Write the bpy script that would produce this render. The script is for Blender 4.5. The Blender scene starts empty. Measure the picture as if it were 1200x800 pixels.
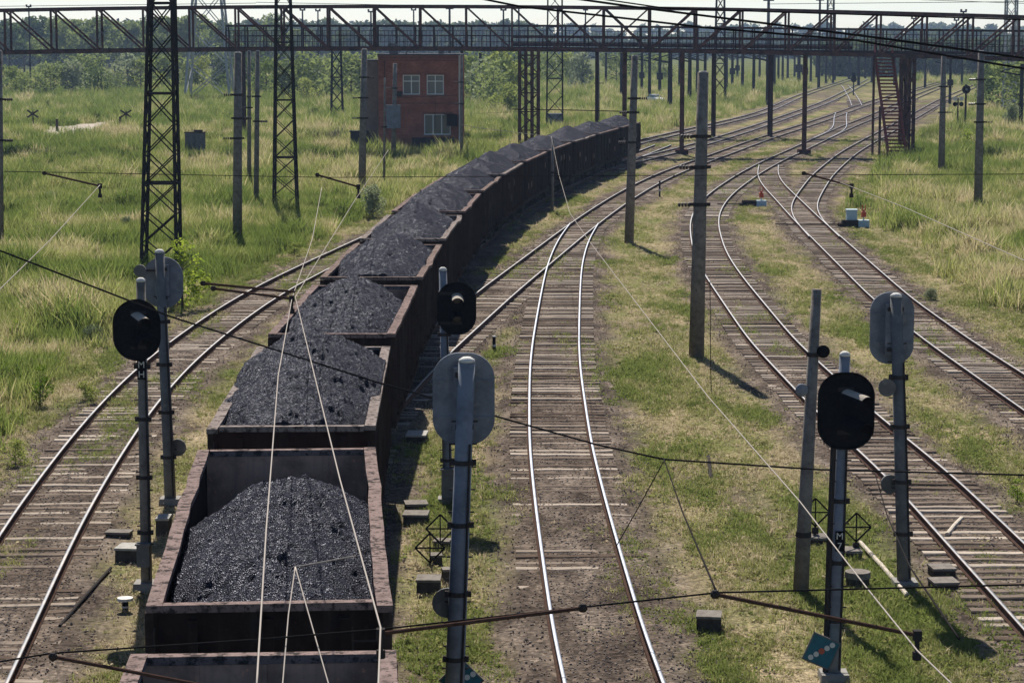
import bpy, math, random
import numpy as np
from mathutils import Vector, Matrix, Quaternion

random.seed(7)
rng = np.random.default_rng(11)
S = bpy.context.scene
COL = S.collection

# ------------------------------------------------------------------ camera numbers
F, YH, H = 2780.0, 47.0, 10.5          # focal length and horizon row in photo pixels, eye height in metres
PITCH = math.atan((400 - YH) / F)

def G(x, y, h=0.0):
    """where the sight line of a photo pixel meets the level z = h"""
    u = (x - 600) / F; v = (400 - y) / F
    dy = math.cos(PITCH) + v * math.sin(PITCH); dz = -math.sin(PITCH) + v * math.cos(PITCH)
    t = (h - H) / dz
    return u * t, dy * t

def ZAT(y, Y):
    """height seen at photo row y for something standing at distance Y"""
    v = (400 - y) / F
    dy = math.cos(PITCH) + v * math.sin(PITCH); dz = -math.sin(PITCH) + v * math.cos(PITCH)
    return H + dz / dy * Y

def XAT(x, y, Y):
    u = (x - 600) / F; v = (400 - y) / F
    dy = math.cos(PITCH) + v * math.sin(PITCH)
    return u / dy * Y

# ------------------------------------------------------------------ noise
def _hash(ix, iy, seed):
    n = (ix.astype(np.int64) * 374761393 + iy.astype(np.int64) * 668265263 + seed * 982451653) & 0x7fffffff
    n = (n ^ (n >> 13)) * 1274126177 & 0x7fffffff
    n = (n ^ (n >> 16)) & 0xffff
    return n / 65535.0

def vnoise(x, y, seed=0):
    x = np.asarray(x, float); y = np.asarray(y, float)
    ix = np.floor(x); iy = np.floor(y); fx = x - ix; fy = y - iy
    fx = fx * fx * (3 - 2 * fx); fy = fy * fy * (3 - 2 * fy)
    a = _hash(ix, iy, seed); b = _hash(ix + 1, iy, seed); c = _hash(ix, iy + 1, seed); d = _hash(ix + 1, iy + 1, seed)
    return (a * (1 - fx) + b * fx) * (1 - fy) + (c * (1 - fx) + d * fx) * fy

def fbm(x, y, scale, octv=4, seed=0):
    s = 0; a = 0.5; tot = 0; f = 1.0 / scale
    for o in range(octv):
        s = s + a * vnoise(np.asarray(x) * f + 17.3 * o, np.asarray(y) * f - 9.1 * o, seed + o); tot += a; a *= .5; f *= 2.03
    return s / tot

# ------------------------------------------------------------------ mesh building
class MB:
    def __init__(s): s.v = []; s.f = []; s.m = []; s.n = 0
    def add(s, vs, fs, mi=0):
        n = s.n
        s.v.extend([tuple(q) for q in vs]); s.f.extend([tuple(i + n for i in q) for q in fs]); s.m.extend([mi] * len(fs)); s.n += len(vs)
        return s
    def box(s, c, size, rot=None, mi=0, taper=1.0):
        x, y, z = [q / 2 for q in size]
        vs = [Vector((a * x * (taper if k > 0 else 1), b * y * (taper if k > 0 else 1), k * z)) for k in (-1, 1) for a, b in ((-1, -1), (1, -1), (1, 1), (-1, 1))]
        if rot is not None: vs = [rot @ q for q in vs]
        c = Vector(c)
        return s.add([q + c for q in vs], [(3, 2, 1, 0), (4, 5, 6, 7), (0, 1, 5, 4), (1, 2, 6, 5), (2, 3, 7, 6), (3, 0, 4, 7)], mi)
    def bar(s, a, b, w, h=None, mi=0, up=(0, 0, 1)):
        h = h or w; a = Vector(a); b = Vector(b); d = b - a
        if d.length < 1e-6: return s
        t = d.normalized(); u = Vector(up)
        if abs(t.dot(u)) > .98: u = Vector((0, 1, 0))
        r = t.cross(u).normalized(); u = r.cross(t).normalized()
        vs = [p + r * (i * w / 2) + u * (j * h / 2) for p in (a, b) for i, j in ((-1, -1), (1, -1), (1, 1), (-1, 1))]
        return s.add(vs, [(0, 1, 2, 3), (7, 6, 5, 4), (0, 4, 5, 1), (1, 5, 6, 2), (2, 6, 7, 3), (3, 7, 4, 0)], mi)
    def cyl(s, a, b, r0, r1=None, n=12, mi=0, caps=True):
        r1 = r0 if r1 is None else r1
        return s.tube([a, b], [r0, r1], n, mi, caps)
    def tube(s, pts, r, n=8, mi=0, caps=True):
        pts = [Vector(p) for p in pts]; m = len(pts)
        rs = r if isinstance(r, (list, tuple)) else [r] * m
        vs = []; prev = None
        for i, p in enumerate(pts):
            t = (pts[min(i + 1, m - 1)] - pts[max(i - 1, 0)]).normalized()
            if prev is None:
                u = Vector((0, 0, 1)) if abs(t.z) < .9 else Vector((0, 1, 0))
                x = t.cross(u).normalized()
            else:
                x = (prev - t * prev.dot(t)).normalized()
            prev = x; y = t.cross(x).normalized()
            for k in range(n):
                a = 2 * math.pi * k / n
                vs.append(p + (x * math.cos(a) + y * math.sin(a)) * rs[i])
        fs = [(i * n + k, i * n + (k + 1) % n, (i + 1) * n + (k + 1) % n, (i + 1) * n + k) for i in range(m - 1) for k in range(n)]
        if caps: fs += [tuple(range(n - 1, -1, -1)), tuple((m - 1) * n + k for k in range(n))]
        return s.add(vs, fs, mi)
    def loft(s, rings, caps=True, mi=0):
        n = len(rings[0]); vs = [q for r in rings for q in r]
        fs = [(i * n + k, i * n + (k + 1) % n, (i + 1) * n + (k + 1) % n, (i + 1) * n + k) for i in range(len(rings) - 1) for k in range(n)]
        if caps: fs += [tuple(range(n - 1, -1, -1)), tuple((len(rings) - 1) * n + k for k in range(n))]
        return s.add(vs, fs, mi)
    def ball(s, c, r, n=10, mi=0, sz=1.0):
        rings = []
        for i in range(1, n // 2 + 1):
            a = math.pi * i / (n // 2 + 1)
            rings.append([(c[0] + r * math.sin(a) * math.cos(2 * math.pi * k / n), c[1] + r * math.sin(a) * math.sin(2 * math.pi * k / n), c[2] - r * sz * math.cos(a)) for k in range(n)])
        return s.loft(rings, True, mi)
    def build(s, name, mat, parent=None, smooth=False, loc=None):
        me = bpy.data.meshes.new(name); me.from_pydata(s.v, [], s.f)
        mats = mat if isinstance(mat, (list, tuple)) else [mat]
        for q in mats: me.materials.append(q)
        if len(mats) > 1: me.polygons.foreach_set('material_index', s.m)
        if smooth: me.polygons.foreach_set('use_smooth', [True] * len(s.f))
        me.update()
        return link(bpy.data.objects.new(name, me), parent, loc)

def link(o, parent=None, loc=None):
    COL.objects.link(o)
    if parent is not None: o.parent = parent
    if loc is not None: o.location = loc
    return o

def np_mesh(name, V, Fq, mat, parent=None, smooth=False, loc=None, attrs=None, linkit=True):
    """fast mesh from numpy arrays (all faces with the same number of corners)"""
    me = bpy.data.meshes.new(name)
    V = np.ascontiguousarray(V, np.float32); Fq = np.ascontiguousarray(Fq, np.int32)
    k = Fq.shape[1]
    me.vertices.add(len(V)); me.vertices.foreach_set('co', V.ravel())
    me.loops.add(Fq.size); me.loops.foreach_set('vertex_index', Fq.ravel())
    me.polygons.add(len(Fq)); me.polygons.foreach_set('loop_start', np.arange(0, Fq.size, k, dtype=np.int32))
    me.polygons.foreach_set('loop_total', np.full(len(Fq), k, np.int32))
    if smooth: me.polygons.foreach_set('use_smooth', np.ones(len(Fq), bool))
    me.update(calc_edges=True); me.validate()
    for q in (mat if isinstance(mat, (list, tuple)) else [mat]): me.materials.append(q)
    for n, a in (attrs or {}).items():
        at = me.attributes.new(n, 'FLOAT', 'POINT'); at.data.foreach_set('value', np.ascontiguousarray(a, np.float32))
    o = bpy.data.objects.new(name, me)
    if linkit: link(o, parent, loc)
    return o

def tag(o, label=None, cat=None, group=None, kind=None):
    if label: o['label'] = label
    if cat: o['category'] = cat
    if group: o['group'] = group
    if kind: o['kind'] = kind
    return o

def thing(name, loc, label, cat, group=None, rz=0.0):
    o = bpy.data.objects.new(name, None); o.empty_display_size = .2
    link(o, None, loc); o.rotation_euler = (0, 0, rz)
    return tag(o, label, cat, group)

def copy_tree(o, parent=None):
    c = o.copy(); COL.objects.link(c); c.parent = parent
    for ch in list(o.children): copy_tree(ch, c)
    return c

# ------------------------------------------------------------------ materials
def mat(name, col, rough=.8, metal=0.0, noise=None, bump=None, spec=.3, emit=None):
    """noise = list of (scale, other colour, low, high); bump = (scale, strength, distance)"""
    m = bpy.data.materials.new(name); m.use_nodes = True
    nt = m.node_tree; N = nt.nodes; L = nt.links; b = N['Principled BSDF']
    b.inputs['Roughness'].default_value = rough; b.inputs['Metallic'].default_value = metal
    b.inputs['Specular IOR Level'].default_value = spec if (rough < .6 or metal) else 0.0
    tc = N.new('ShaderNodeTexCoord'); cur = None
    rgb = N.new('ShaderNodeRGB'); rgb.outputs[0].default_value = (*col, 1); cur = rgb.outputs[0]
    for sc, c2, lo, hi in (noise or []):
        n = N.new('ShaderNodeTexNoise'); n.inputs['Scale'].default_value = sc; n.inputs['Detail'].default_value = 5; n.inputs['Roughness'].default_value = .65
        L.new(tc.outputs['Object'], n.inputs['Vector'])
        r = N.new('ShaderNodeMapRange'); r.inputs[1].default_value = lo; r.inputs[2].default_value = hi
        L.new(n.outputs['Fac'], r.inputs[0])
        mx = N.new('ShaderNodeMix'); mx.data_type = 'RGBA'; L.new(r.outputs[0], mx.inputs[0]); L.new(cur, mx.inputs[6]); mx.inputs[7].default_value = (*c2, 1)
        cur = mx.outputs[2]
    L.new(cur, b.inputs['Base Color'])
    if bump:
        n = N.new('ShaderNodeTexNoise'); n.inputs['Scale'].default_value = bump[0]; n.inputs['Detail'].default_value = 4
        L.new(tc.outputs['Object'], n.inputs['Vector'])
        bp = N.new('ShaderNodeBump'); bp.inputs['Strength'].default_value = bump[1]; bp.inputs['Distance'].default_value = bump[2]
        L.new(n.outputs['Fac'], bp.inputs['Height']); L.new(bp.outputs[0], b.inputs['Normal'])
    if emit:
        b.inputs['Emission Color'].default_value = (*emit[0], 1); b.inputs['Emission Strength'].default_value = emit[1]
    return m

M = {}
M['concrete'] = mat('weathered_concrete', (.26, .245, .225), .9, noise=[(6, (.17, .155, .14), .45, .75), (1.3, (.32, .30, .27), .55, .8)], bump=(60, .4, .01))
M['concrete_pole'] = mat('pole_concrete', (.20, .178, .155), .9, noise=[(5, (.12, .105, .092), .4, .65), (1.1, (.30, .27, .235), .5, .75), (16, (.06, .052, .046), .6, .7)], bump=(30, .6, .015))
M['concrete_shaded'] = mat('shaded_block_concrete', (.07, .06, .052), .9, noise=[(7, (.04, .035, .03), .45, .7), (2, (.13, .11, .09), .6, .8)], bump=(40, .5, .01))  # block sides darker than their covers: shade put into the colour
M['concrete_pale'] = mat('pale_concrete', (.36, .34, .31), .9, noise=[(9, (.2, .19, .17), .45, .75)], bump=(40, .4, .01))
M['greypaint'] = mat('grey_painted_steel', (.15, .148, .146), .65, noise=[(2.5, (.105, .105, .107), .42, .62), (7, (.23, .225, .215), .55, .75), (22, (.10, .075, .06), .62, .72)])
M['greyblue'] = mat('blue_grey_painted_steel', (.20, .215, .245), .65, noise=[(2.5, (.14, .148, .165), .42, .62), (6, (.25, .25, .255), .55, .75), (30, (.09, .07, .055), .64, .72)])
M['blackpaint'] = mat('black_painted_steel', (.007, .007, .008), .7, spec=.08, noise=[(14, (.02, .02, .022), .4, .7)])
M['whitepaint'] = mat('white_paint', (.62, .60, .56), .6, noise=[(16, (.36, .34, .31), .45, .75)])
M['hoodtop'] = mat('sunlit_hood_top', (.34, .30, .25), .6, noise=[(16, (.3, .27, .23), .45, .75)])  # sunlight on the upper hood's top, put into the colour
M['darksteel'] = mat('dark_steel', (.04, .037, .036), .7, noise=[(9, (.065, .045, .035), .5, .7)])
M['bridge'] = mat('footbridge_red_brown_paint', (.10, .052, .046), .7, noise=[(1.4, (.05, .034, .032), .45, .6), (7, (.17, .08, .06), .6, .75)])
M['bridgedark'] = mat('walkway_dark_steel', (.045, .03, .03), .75, noise=[(2, (.025, .02, .02), .45, .65)])
M['stairred'] = mat('stair_red_paint', (.26, .075, .06), .7, noise=[(3, (.15, .055, .045), .45, .65)])
M['latt'] = mat('lattice_mast_steel', (.028, .027, .028), .75, noise=[(3, (.05, .035, .03), .5, .7)])
M['lattpale'] = mat('galvanised_lattice', (.30, .31, .32), .5, noise=[(3, (.2, .2, .2), .5, .7)])
M['wire'] = mat('dark_wire', (.022, .02, .02), .9, spec=.1)
M['copper'] = mat('pale_contact_wire', (.34, .30, .265), .7, 0)
M['rust'] = mat('rusty_arm', (.085, .05, .038), .8, noise=[(20, (.05, .03, .025), .45, .7)])
M['insul'] = mat('dark_glazed_insulator', (.035, .022, .02), .3)
M['glass'] = mat('window_glass', (.10, .12, .13), .08, spec=.6)
M['winframe'] = mat('white_window_frame', (.8, .8, .78), .5)
M['lensdark'] = mat('signal_lens', (.03, .03, .035), .12, spec=.6)
M['teal'] = mat('teal_sign_paint', (.012, .125, .175), .5, noise=[(8, (.01, .085, .12), .45, .7)])
M['dot'] = mat('pale_reflector', (.55, .58, .56), .4)
M['reddot'] = mat('red_reflector', (.42, .10, .06), .5)
M['redlamp'] = mat('red_lamp_housing', (.55, .08, .03), .4)
M['paleblue'] = mat('pale_blue_box_paint', (.42, .55, .60), .5, noise=[(12, (.3, .4, .45), .5, .7)])
M['roof'] = mat('grey_roof_felt', (.09, .09, .095), .9)
M['annex'] = mat('dull_render', (.2, .15, .13), .9, noise=[(2, (.15, .11, .1), .4, .7)])
M['darkopen'] = mat('dark_plinth_boards', (.035, .037, .045), .8)
M['bark'] = mat('bark', (.07, .055, .045), .9, noise=[(12, (.04, .03, .025), .4, .7)])
M['carwhite'] = mat('white_car_paint', (.7, .73, .78), .25, spec=.5)
M['rubber'] = mat('rubber', (.02, .02, .02), .8)
M['plank'] = mat('pale_old_timber', (.5, .44, .36), .85, noise=[(6, (.34, .29, .23), .45, .7)])

def wagon_mat(name, base, dust):
    """brown freight-wagon paint with rust blotches, vertical streaks and coal dust lying on upward faces"""
    m = mat(name, base, .75, noise=[(2.2, tuple(q * .55 for q in base), .42, .65), (11, (base[0] * 1.5, base[1] * 1.15, base[2] * .95), .58, .72)], bump=(30, .25, .01))
    nt = m.node_tree; N = nt.nodes; L = nt.links; b = N['Principled BSDF']
    cur = b.inputs['Base Color'].links[0].from_socket
    tc = N['Texture Coordinate']
    mp = N.new('ShaderNodeMapping'); mp.inputs['Scale'].default_value = (7, 7, .5); L.new(tc.outputs['Object'], mp.inputs[0])
    n = N.new('ShaderNodeTexNoise'); n.inputs['Scale'].default_value = 1.0; n.inputs['Detail'].default_value = 4; L.new(mp.outputs[0], n.inputs['Vector'])
    r = N.new('ShaderNodeMapRange'); r.inputs[1].default_value = .5; r.inputs[2].default_value = .75; r.inputs[4].default_value = .6; L.new(n.outputs['Fac'], r.inputs[0])
    mx = N.new('ShaderNodeMix'); mx.data_type = 'RGBA'; L.new(r.outputs[0], mx.inputs[0]); L.new(cur, mx.inputs[6]); mx.inputs[7].default_value = (*dust, 1)
    L.new(mx.outputs[2], b.inputs['Base Color'])
    return m
WAG = [wagon_mat('wagon_brown_paint', (.034, .022, .018), (.06, .049, .043)), wagon_mat('wagon_umber_paint', (.028, .020, .017), (.052, .044, .039)),
       wagon_mat('wagon_red_oxide_paint', (.042, .021, .017), (.056, .044, .038))]
RIM = [mat('wagon_rim_paint_%s' % q, c, .7, noise=[(5, tuple(x * .6 for x in c), .45, .7), (7, (.045, .038, .036), .50, .60), (26, (.04, .033, .03), .58, .66)], bump=(25, .6, .02))
       for q, c in (('rose', (.21, .155, .14)), ('grey', (.24, .20, .18)), ('brown', (.20, .15, .13)))]
INNER = None

INNER = wagon_mat('wagon_scuffed_inner_plate', (.50, .31, .22), (.25, .17, .13))
RIB = wagon_mat('wagon_dusty_lit_rib', (.055, .040, .034), (.095, .08, .072))  # dusty ribs, lighter than the walls: faint light put into the colour
def coal_mat():
    m = bpy.data.materials.new('coal'); m.use_nodes = True; nt = m.node_tree; N = nt.nodes; L = nt.links; b = N['Principled BSDF']
    tc = N.new('ShaderNodeTexCoord')
    v = N.new('ShaderNodeTexVoronoi'); v.inputs['Scale'].default_value = 17; L.new(tc.outputs['Object'], v.inputs['Vector'])
    v2 = N.new('ShaderNodeTexVoronoi'); v2.inputs['Scale'].default_value = 46; L.new(tc.outputs['Object'], v2.inputs['Vector'])
    r = N.new('ShaderNodeValToRGB'); e = r.color_ramp.elements; e[0].position = 0; e[0].color = (.004, .004, .0065, 1); e[1].position = 1; e[1].color = (.029, .029, .041, 1)
    L.new(v2.outputs['Color'], r.inputs[0])
    ad = N.new('ShaderNodeMath'); ad.operation = 'ADD'; L.new(v.outputs['Color'], ad.inputs[0])
    ml = N.new('ShaderNodeMath'); ml.operation = 'MULTIPLY'; ml.inputs[1].default_value = .6; L.new(v2.outputs['Distance'], ml.inputs[0]); L.new(ml.outputs[0], ad.inputs[1])
    bp = N.new('ShaderNodeBump'); bp.inputs['Strength'].default_value = 1.0; bp.inputs['Distance'].default_value = .06; L.new(ad.outputs[0], bp.inputs['Height'])
    N.remove(b); d = N.new('ShaderNodeBsdfDiffuse'); g = N.new('ShaderNodeBsdfGlossy'); mx = N.new('ShaderNodeMixShader'); mx.inputs[0].default_value = .018
    g.inputs['Roughness'].default_value = .35; g.inputs['Color'].default_value = (.85, .87, 1, 1); L.new(r.outputs[0], d.inputs['Color']); L.new(bp.outputs[0], d.inputs['Normal']); L.new(bp.outputs[0], g.inputs['Normal'])
    L.new(d.outputs[0], mx.inputs[1]); L.new(g.outputs[0], mx.inputs[2]); L.new(mx.outputs[0], N['Material Output'].inputs[0])
    return m
M['coal'] = coal_mat()

def leaf_mat(name, c1, c2, trans=.35, attr=True, dry=None):
    """leaves and blades: diffuse + translucent; colour varies per clump (attribute tint) and per blade"""
    m = bpy.data.materials.new(name); m.use_nodes = True; nt = m.node_tree; N = nt.nodes; L = nt.links
    N.remove(N['Principled BSDF']); out = N['Material Output']
    g = N.new('ShaderNodeNewGeometry')
    if attr:
        a = N.new('ShaderNodeAttribute'); a.attribute_type = 'INSTANCER'; a.attribute_name = 'tint'; t = a.outputs['Fac']
    else:
        a = N.new('ShaderNodeObjectInfo'); t = a.outputs['Random']
    ad = N.new('ShaderNodeMath'); ad.operation = 'MULTIPLY_ADD'; L.new(g.outputs['Random Per Island'], ad.inputs[0]); ad.inputs[1].default_value = .45; 
    sb = N.new('ShaderNodeMath'); sb.operation = 'SUBTRACT'; L.new(t, sb.inputs[0]); sb.inputs[1].default_value = .22; L.new(sb.outputs[0], ad.inputs[2])
    r = N.new('ShaderNodeValToRGB'); e = r.color_ramp.elements
    e[0].position = 0.05; e[0].color = (*c1, 1); e[1].position = .6; e[1].color = (*c2, 1)
    if dry:
        q = e.new(.9); q.color = (*dry, 1)
    L.new(ad.outputs[0], r.inputs[0])
    d = N.new('ShaderNodeBsdfDiffuse'); tr = N.new('ShaderNodeBsdfTranslucent'); mx = N.new('ShaderNodeMixShader'); mx.inputs[0].default_value = trans
    L.new(r.outputs[0], d.inputs[0]); L.new(r.outputs[0], tr.inputs[0]); L.new(d.outputs[0], mx.inputs[1]); L.new(tr.outputs[0], mx.inputs[2])
    L.new(mx.outputs[0], out.inputs[0])
    return m
M['tall'] = leaf_mat('tall_grass_blades', (.12, .165, .035), (.29, .30, .095), .5, dry=(.44, .37, .21))
M['weed'] = leaf_mat('low_weed_leaves', (.14, .175, .045), (.28, .265, .105), .5, dry=(.44, .36, .24))
M['leaf'] = leaf_mat('tree_leaves', (.07, .105, .03), (.22, .26, .085), .42, attr=False)
M['leafyoung'] = leaf_mat('young_shrub_leaves', (.10, .17, .018), (.30, .36, .045), .5, attr=False)
M['leafgrey'] = leaf_mat('grey_willow_leaves', (.10, .13, .07), (.26, .29, .17), .4, attr=False)
M['forestleaf'] = leaf_mat('forest_leaves', (.05, .07, .03), (.12, .15, .06), .35)

def wood_mat():
    m = mat('weathered_sleeper_timber', (.20, .17, .145), .9, bump=(25, .5, .02))
    nt = m.node_tree; N = nt.nodes; L = nt.links; b = N['Principled BSDF']; tc = N['Texture Coordinate']
    g = N.new('ShaderNodeNewGeometry'); o = N.new('ShaderNodeObjectInfo')
    ad = N.new('ShaderNodeMath'); ad.operation = 'ADD'; L.new(g.outputs['Random Per Island'], ad.inputs[0]); L.new(o.outputs['Random'], ad.inputs[1])
    fr = N.new('ShaderNodeMath'); fr.operation = 'FRACT'; L.new(ad.outputs[0], fr.inputs[0])
    r = N.new('ShaderNodeValToRGB'); e = r.color_ramp.elements; e[0].color = (.085, .062, .048, 1); e[1].color = (.42, .355, .29, 1); q = e.new(.5); q.color = (.19, .152, .122, 1)
    L.new(fr.outputs[0], r.inputs[0])
    mp = N.new('ShaderNodeMapping'); mp.inputs['Scale'].default_value = (1.2, 14, 6); L.new(tc.outputs['Object'], mp.inputs[0])
    n = N.new('ShaderNodeTexNoise'); n.inputs['Scale'].default_value = 2; n.inputs['Detail'].default_value = 6; L.new(mp.outputs[0], n.inputs['Vector'])
    mr = N.new('ShaderNodeMapRange'); mr.inputs[1].default_value = .3; mr.inputs[2].default_value = .7; mr.inputs[3].default_value = .55; mr.inputs[4].default_value = 1.25; L.new(n.outputs['Fac'], mr.inputs[0])
    mu = N.new('ShaderNodeMix'); mu.data_type = 'RGBA'; mu.blend_type = 'MULTIPLY'; mu.inputs[0].default_value = 1; L.new(r.outputs[0], mu.inputs[6]); L.new(mr.outputs[0], mu.inputs[7])
    L.new(mu.outputs[2], b.inputs['Base Color'])
    return m
M['sleeper'] = wood_mat()
M['railside'] = mat('rail_rust', (.10, .062, .048), .75, noise=[(14, (.06, .04, .033), .45, .7)])
M['railtop'] = mat('polished_rail_head', (.15, .16, .185), .5, .8, noise=[(3, (.10, .10, .105), .45, .7)])
M['railtopdull'] = mat('dull_rail_head', (.085, .085, .09), .55, .6, noise=[(3, (.16, .13, .115), .45, .7)])
M['stone'] = mat('ballast_stone', (.27, .225, .19), .9, noise=[(3, (.16, .13, .108), .4, .7)])

def brick_mat():
    m = mat('red_brick', (.30, .105, .075), .9); nt = m.node_tree; N = nt.nodes; L = nt.links; b = N['Principled BSDF']; tc = N['Texture Coordinate']
    mp = N.new('ShaderNodeMapping'); mp.inputs['Rotation'].default_value = (math.radians(90), 0, 0); L.new(tc.outputs['Object'], mp.inputs[0])
    br = N.new('ShaderNodeTexBrick'); br.inputs['Scale'].default_value = 1.6; br.inputs['Color1'].default_value = (.42, .14, .09, 1); br.inputs['Color2'].default_value = (.28, .09, .06, 1); br.inputs['Mortar'].default_value = (.26, .17, .14, 1)
    br.inputs['Mortar Size'].default_value = .012; br.inputs['Brick Width'].default_value = .42; br.inputs['Row Height'].default_value = .13
    L.new(mp.outputs[0], br.inputs['Vector'])
    n = N.new('ShaderNodeTexNoise'); n.inputs['Scale'].default_value = .7; n.inputs['Detail'].default_value = 5; L.new(tc.outputs['Object'], n.inputs['Vector'])
    mr = N.new('ShaderNodeMapRange'); mr.inputs[1].default_value = .35; mr.inputs[2].default_value = .7; mr.inputs[3].default_value = .65; mr.inputs[4].default_value = 1.25; L.new(n.outputs['Fac'], mr.inputs[0])
    mu = N.new('ShaderNodeMix'); mu.data_type = 'RGBA'; mu.blend_type = 'MULTIPLY'; mu.inputs[0].default_value = 1; L.new(br.outputs['Color'], mu.inputs[6]); L.new(mr.outputs[0], mu.inputs[7]); L.new(mu.outputs[2], b.inputs['Base Color'])
    return m
M['brick'] = brick_mat()

# ------------------------------------------------------------------ track lines
RT = 0.24      # rail top height

def line(pts, sig=0.05, step=.5, ext0=None, ext1=None):
    """pts: photo-measured centre-line points turned into ground metres, smoothed and resampled"""
    P = np.array(sorted([tuple(map(float, q)) for q in pts], key=lambda q: q[1]))
    if ext0 is not None and ext0 < P[0, 1]:
        s = (P[1, 0] - P[0, 0]) / (P[1, 1] - P[0, 1]); P = np.vstack([[P[0, 0] + s * (ext0 - P[0, 1]), ext0], P])
    if ext1 is not None and ext1 > P[-1, 1]:
        s = (P[-1, 0] - P[-2, 0]) / (P[-1, 1] - P[-2, 1]); P = np.vstack([P, [P[-1, 0] + s * (ext1 - P[-1, 1]), ext1]])
    u0, u1 = math.log(P[0, 1]), math.log(P[-1, 1]); n = 900
    U = np.linspace(u0, u1, n); X = np.interp(np.exp(U), P[:, 1], P[:, 0])
    k = max(1, int(3 * sig / (U[1] - U[0]))); w = np.exp(-.5 * (np.arange(-k, k + 1) * (U[1] - U[0]) / sig) ** 2); w /= w.sum()
    for _ in range(2):
        L = 2 * X[0] - X[1:k + 1][::-1]; R = 2 * X[-1] - X[-k - 1:-1][::-1]
        X = np.convolve(np.concatenate([L, X, R]), w, 'valid')
    Y = np.exp(U)
    s = np.concatenate([[0], np.cumsum(np.hypot(np.diff(X), np.diff(Y)))])
    t = np.arange(0, s[-1], step)
    return np.stack([np.interp(t, s, X), np.interp(t, s, Y)], 1)

def px(pts): return [G(x, y, RT) for x, y in pts]

rimR = [(467, 706), (432, 505), (447, 405.5), (489, 333.5), (516, 284), (536, 254), (553, 228), (575, 206), (598, 191), (625, 176), (650, 166), (685, 156), (722, 147.5)]
tp = []
for i, (x, y) in enumerate(rimR):
    X, Y = G(x, y, 3.5); tp.append((X - 1.53, Y))
T_train = line([(-2.1, 14.), (-2.55, 22.)] + tp, .13, .5, None, 236)
def at_s(Pl, s):
    d = np.concatenate([[0], np.cumsum(np.hypot(*np.diff(Pl, axis=0).T))])
    return np.array([np.interp(s, d, Pl[:, 0]), np.interp(s, d, Pl[:, 1])])
def s_of_y(Pl, y):
    d = np.concatenate([[0], np.cumsum(np.hypot(*np.diff(Pl, axis=0).T))])
    return float(np.interp(y, Pl[:, 1], d))
def x_of_y(Pl, y): return np.interp(y, Pl[:, 1], Pl[:, 0], left=np.nan, right=np.nan)

T_left = line(px([(58, 600), (131, 494), (191, 427), (258, 375), (300, 346), (348, 321), (381, 306), (425, 285)]) + [(-9.0, 38.), (-4.6, 146.), (-.8, 172.), (5.0, 205)], .05, .5, 24)
T_thru = line(px([(548, 371), (581, 342), (620, 312), (686, 260), (716, 239), (748, 219), (787, 200), (831, 185), (870, 170.5), (902, 159), (948, 145), (986, 132), (1001, 126), (1028, 117), (1060, 108)]) + [(-3.05, 76.5), (-4.3, 63.), (-4.6, 56.)], .04, .5, None, 640)
T_mid = line(px([(717, 790), (700.5, 735), (671, 600), (656.5, 520), (650, 430), (651, 400), (656, 350), (661, 310), (672, 278), (685, 261)]), .035, .5, 26)
T_right = line(px([(1120, 600), (1078, 557), (988, 480), (928, 421), (906, 400), (847, 322), (831, 295), (824, 262), (828, 245), (843, 227), (874, 205), (901, 190), (932, 176), (960, 163), (988, 150), (1028, 134), (1075, 112), (1100, 102)]), .03, .5, 30, 640)
T_far_right = line(px([(1173, 440), (1113, 400), (1046, 350), (946, 257), (939, 250), (921, 231), (908, 219), (898.5, 205), (901, 193)]), .025, .5, 60)
T_branch = line(px([(966, 277), (948, 259), (941, 247), (941, 239), (946, 230), (963, 205), (993, 179), (1014, 167), (1074, 134), (1102, 118), (1127, 107)]), .028, .5, None, 620)
T_far_a = line(px([(660, 186), (740, 168), (815, 150), (889, 134), (911, 124), (935, 112), (960, 104)]), .05, .5, None, 640)
T_far_b = line(px([(690, 201), (745, 187), (790, 177), (830, 166), (889, 147.5), (944, 128), (967, 120), (992, 107)]), .05, .5, None, 640)
T_cross_a = line(px([(1004, 124), (1001, 117), (995, 107), (990, 100)]), .03, .5)
T_cross_b = line(px([(960, 163), (983, 152), (985, 145), (984, 138), (986, 132)]), .02, .5)
TRACKS = dict(train=T_train, left=T_left, thru=T_thru, mid=T_mid, right=T_right, far_right=T_far_right, branch=T_branch, fa=T_far_a, fb=T_far_b)

def track_dist(X, Y):
    d = np.full(np.shape(X), 1e3)
    for Pl in TRACKS.values():
        xs = x_of_y(Pl, Y); sl = np.gradient(Pl[:, 0], Pl[:, 1]); c = np.interp(Y, Pl[:, 1], 1 / np.sqrt(1 + sl ** 2))
        q = np.abs(X - xs) * c; q = np.where(np.isnan(q), 1e3, q); d = np.minimum(d, q)
    return d
def leftmost(Y):
    a = np.full(np.shape(Y), np.inf)
    for Pl in TRACKS.values():
        xs = x_of_y(Pl, Y); a = np.where(np.isnan(xs), a, np.minimum(a, xs))
    return a
def rightmost(Y):
    a = np.full(np.shape(Y), -np.inf)
    for Pl in TRACKS.values():
        xs = x_of_y(Pl, Y); a = np.where(np.isnan(xs), a, np.maximum(a, xs))
    return a

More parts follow.
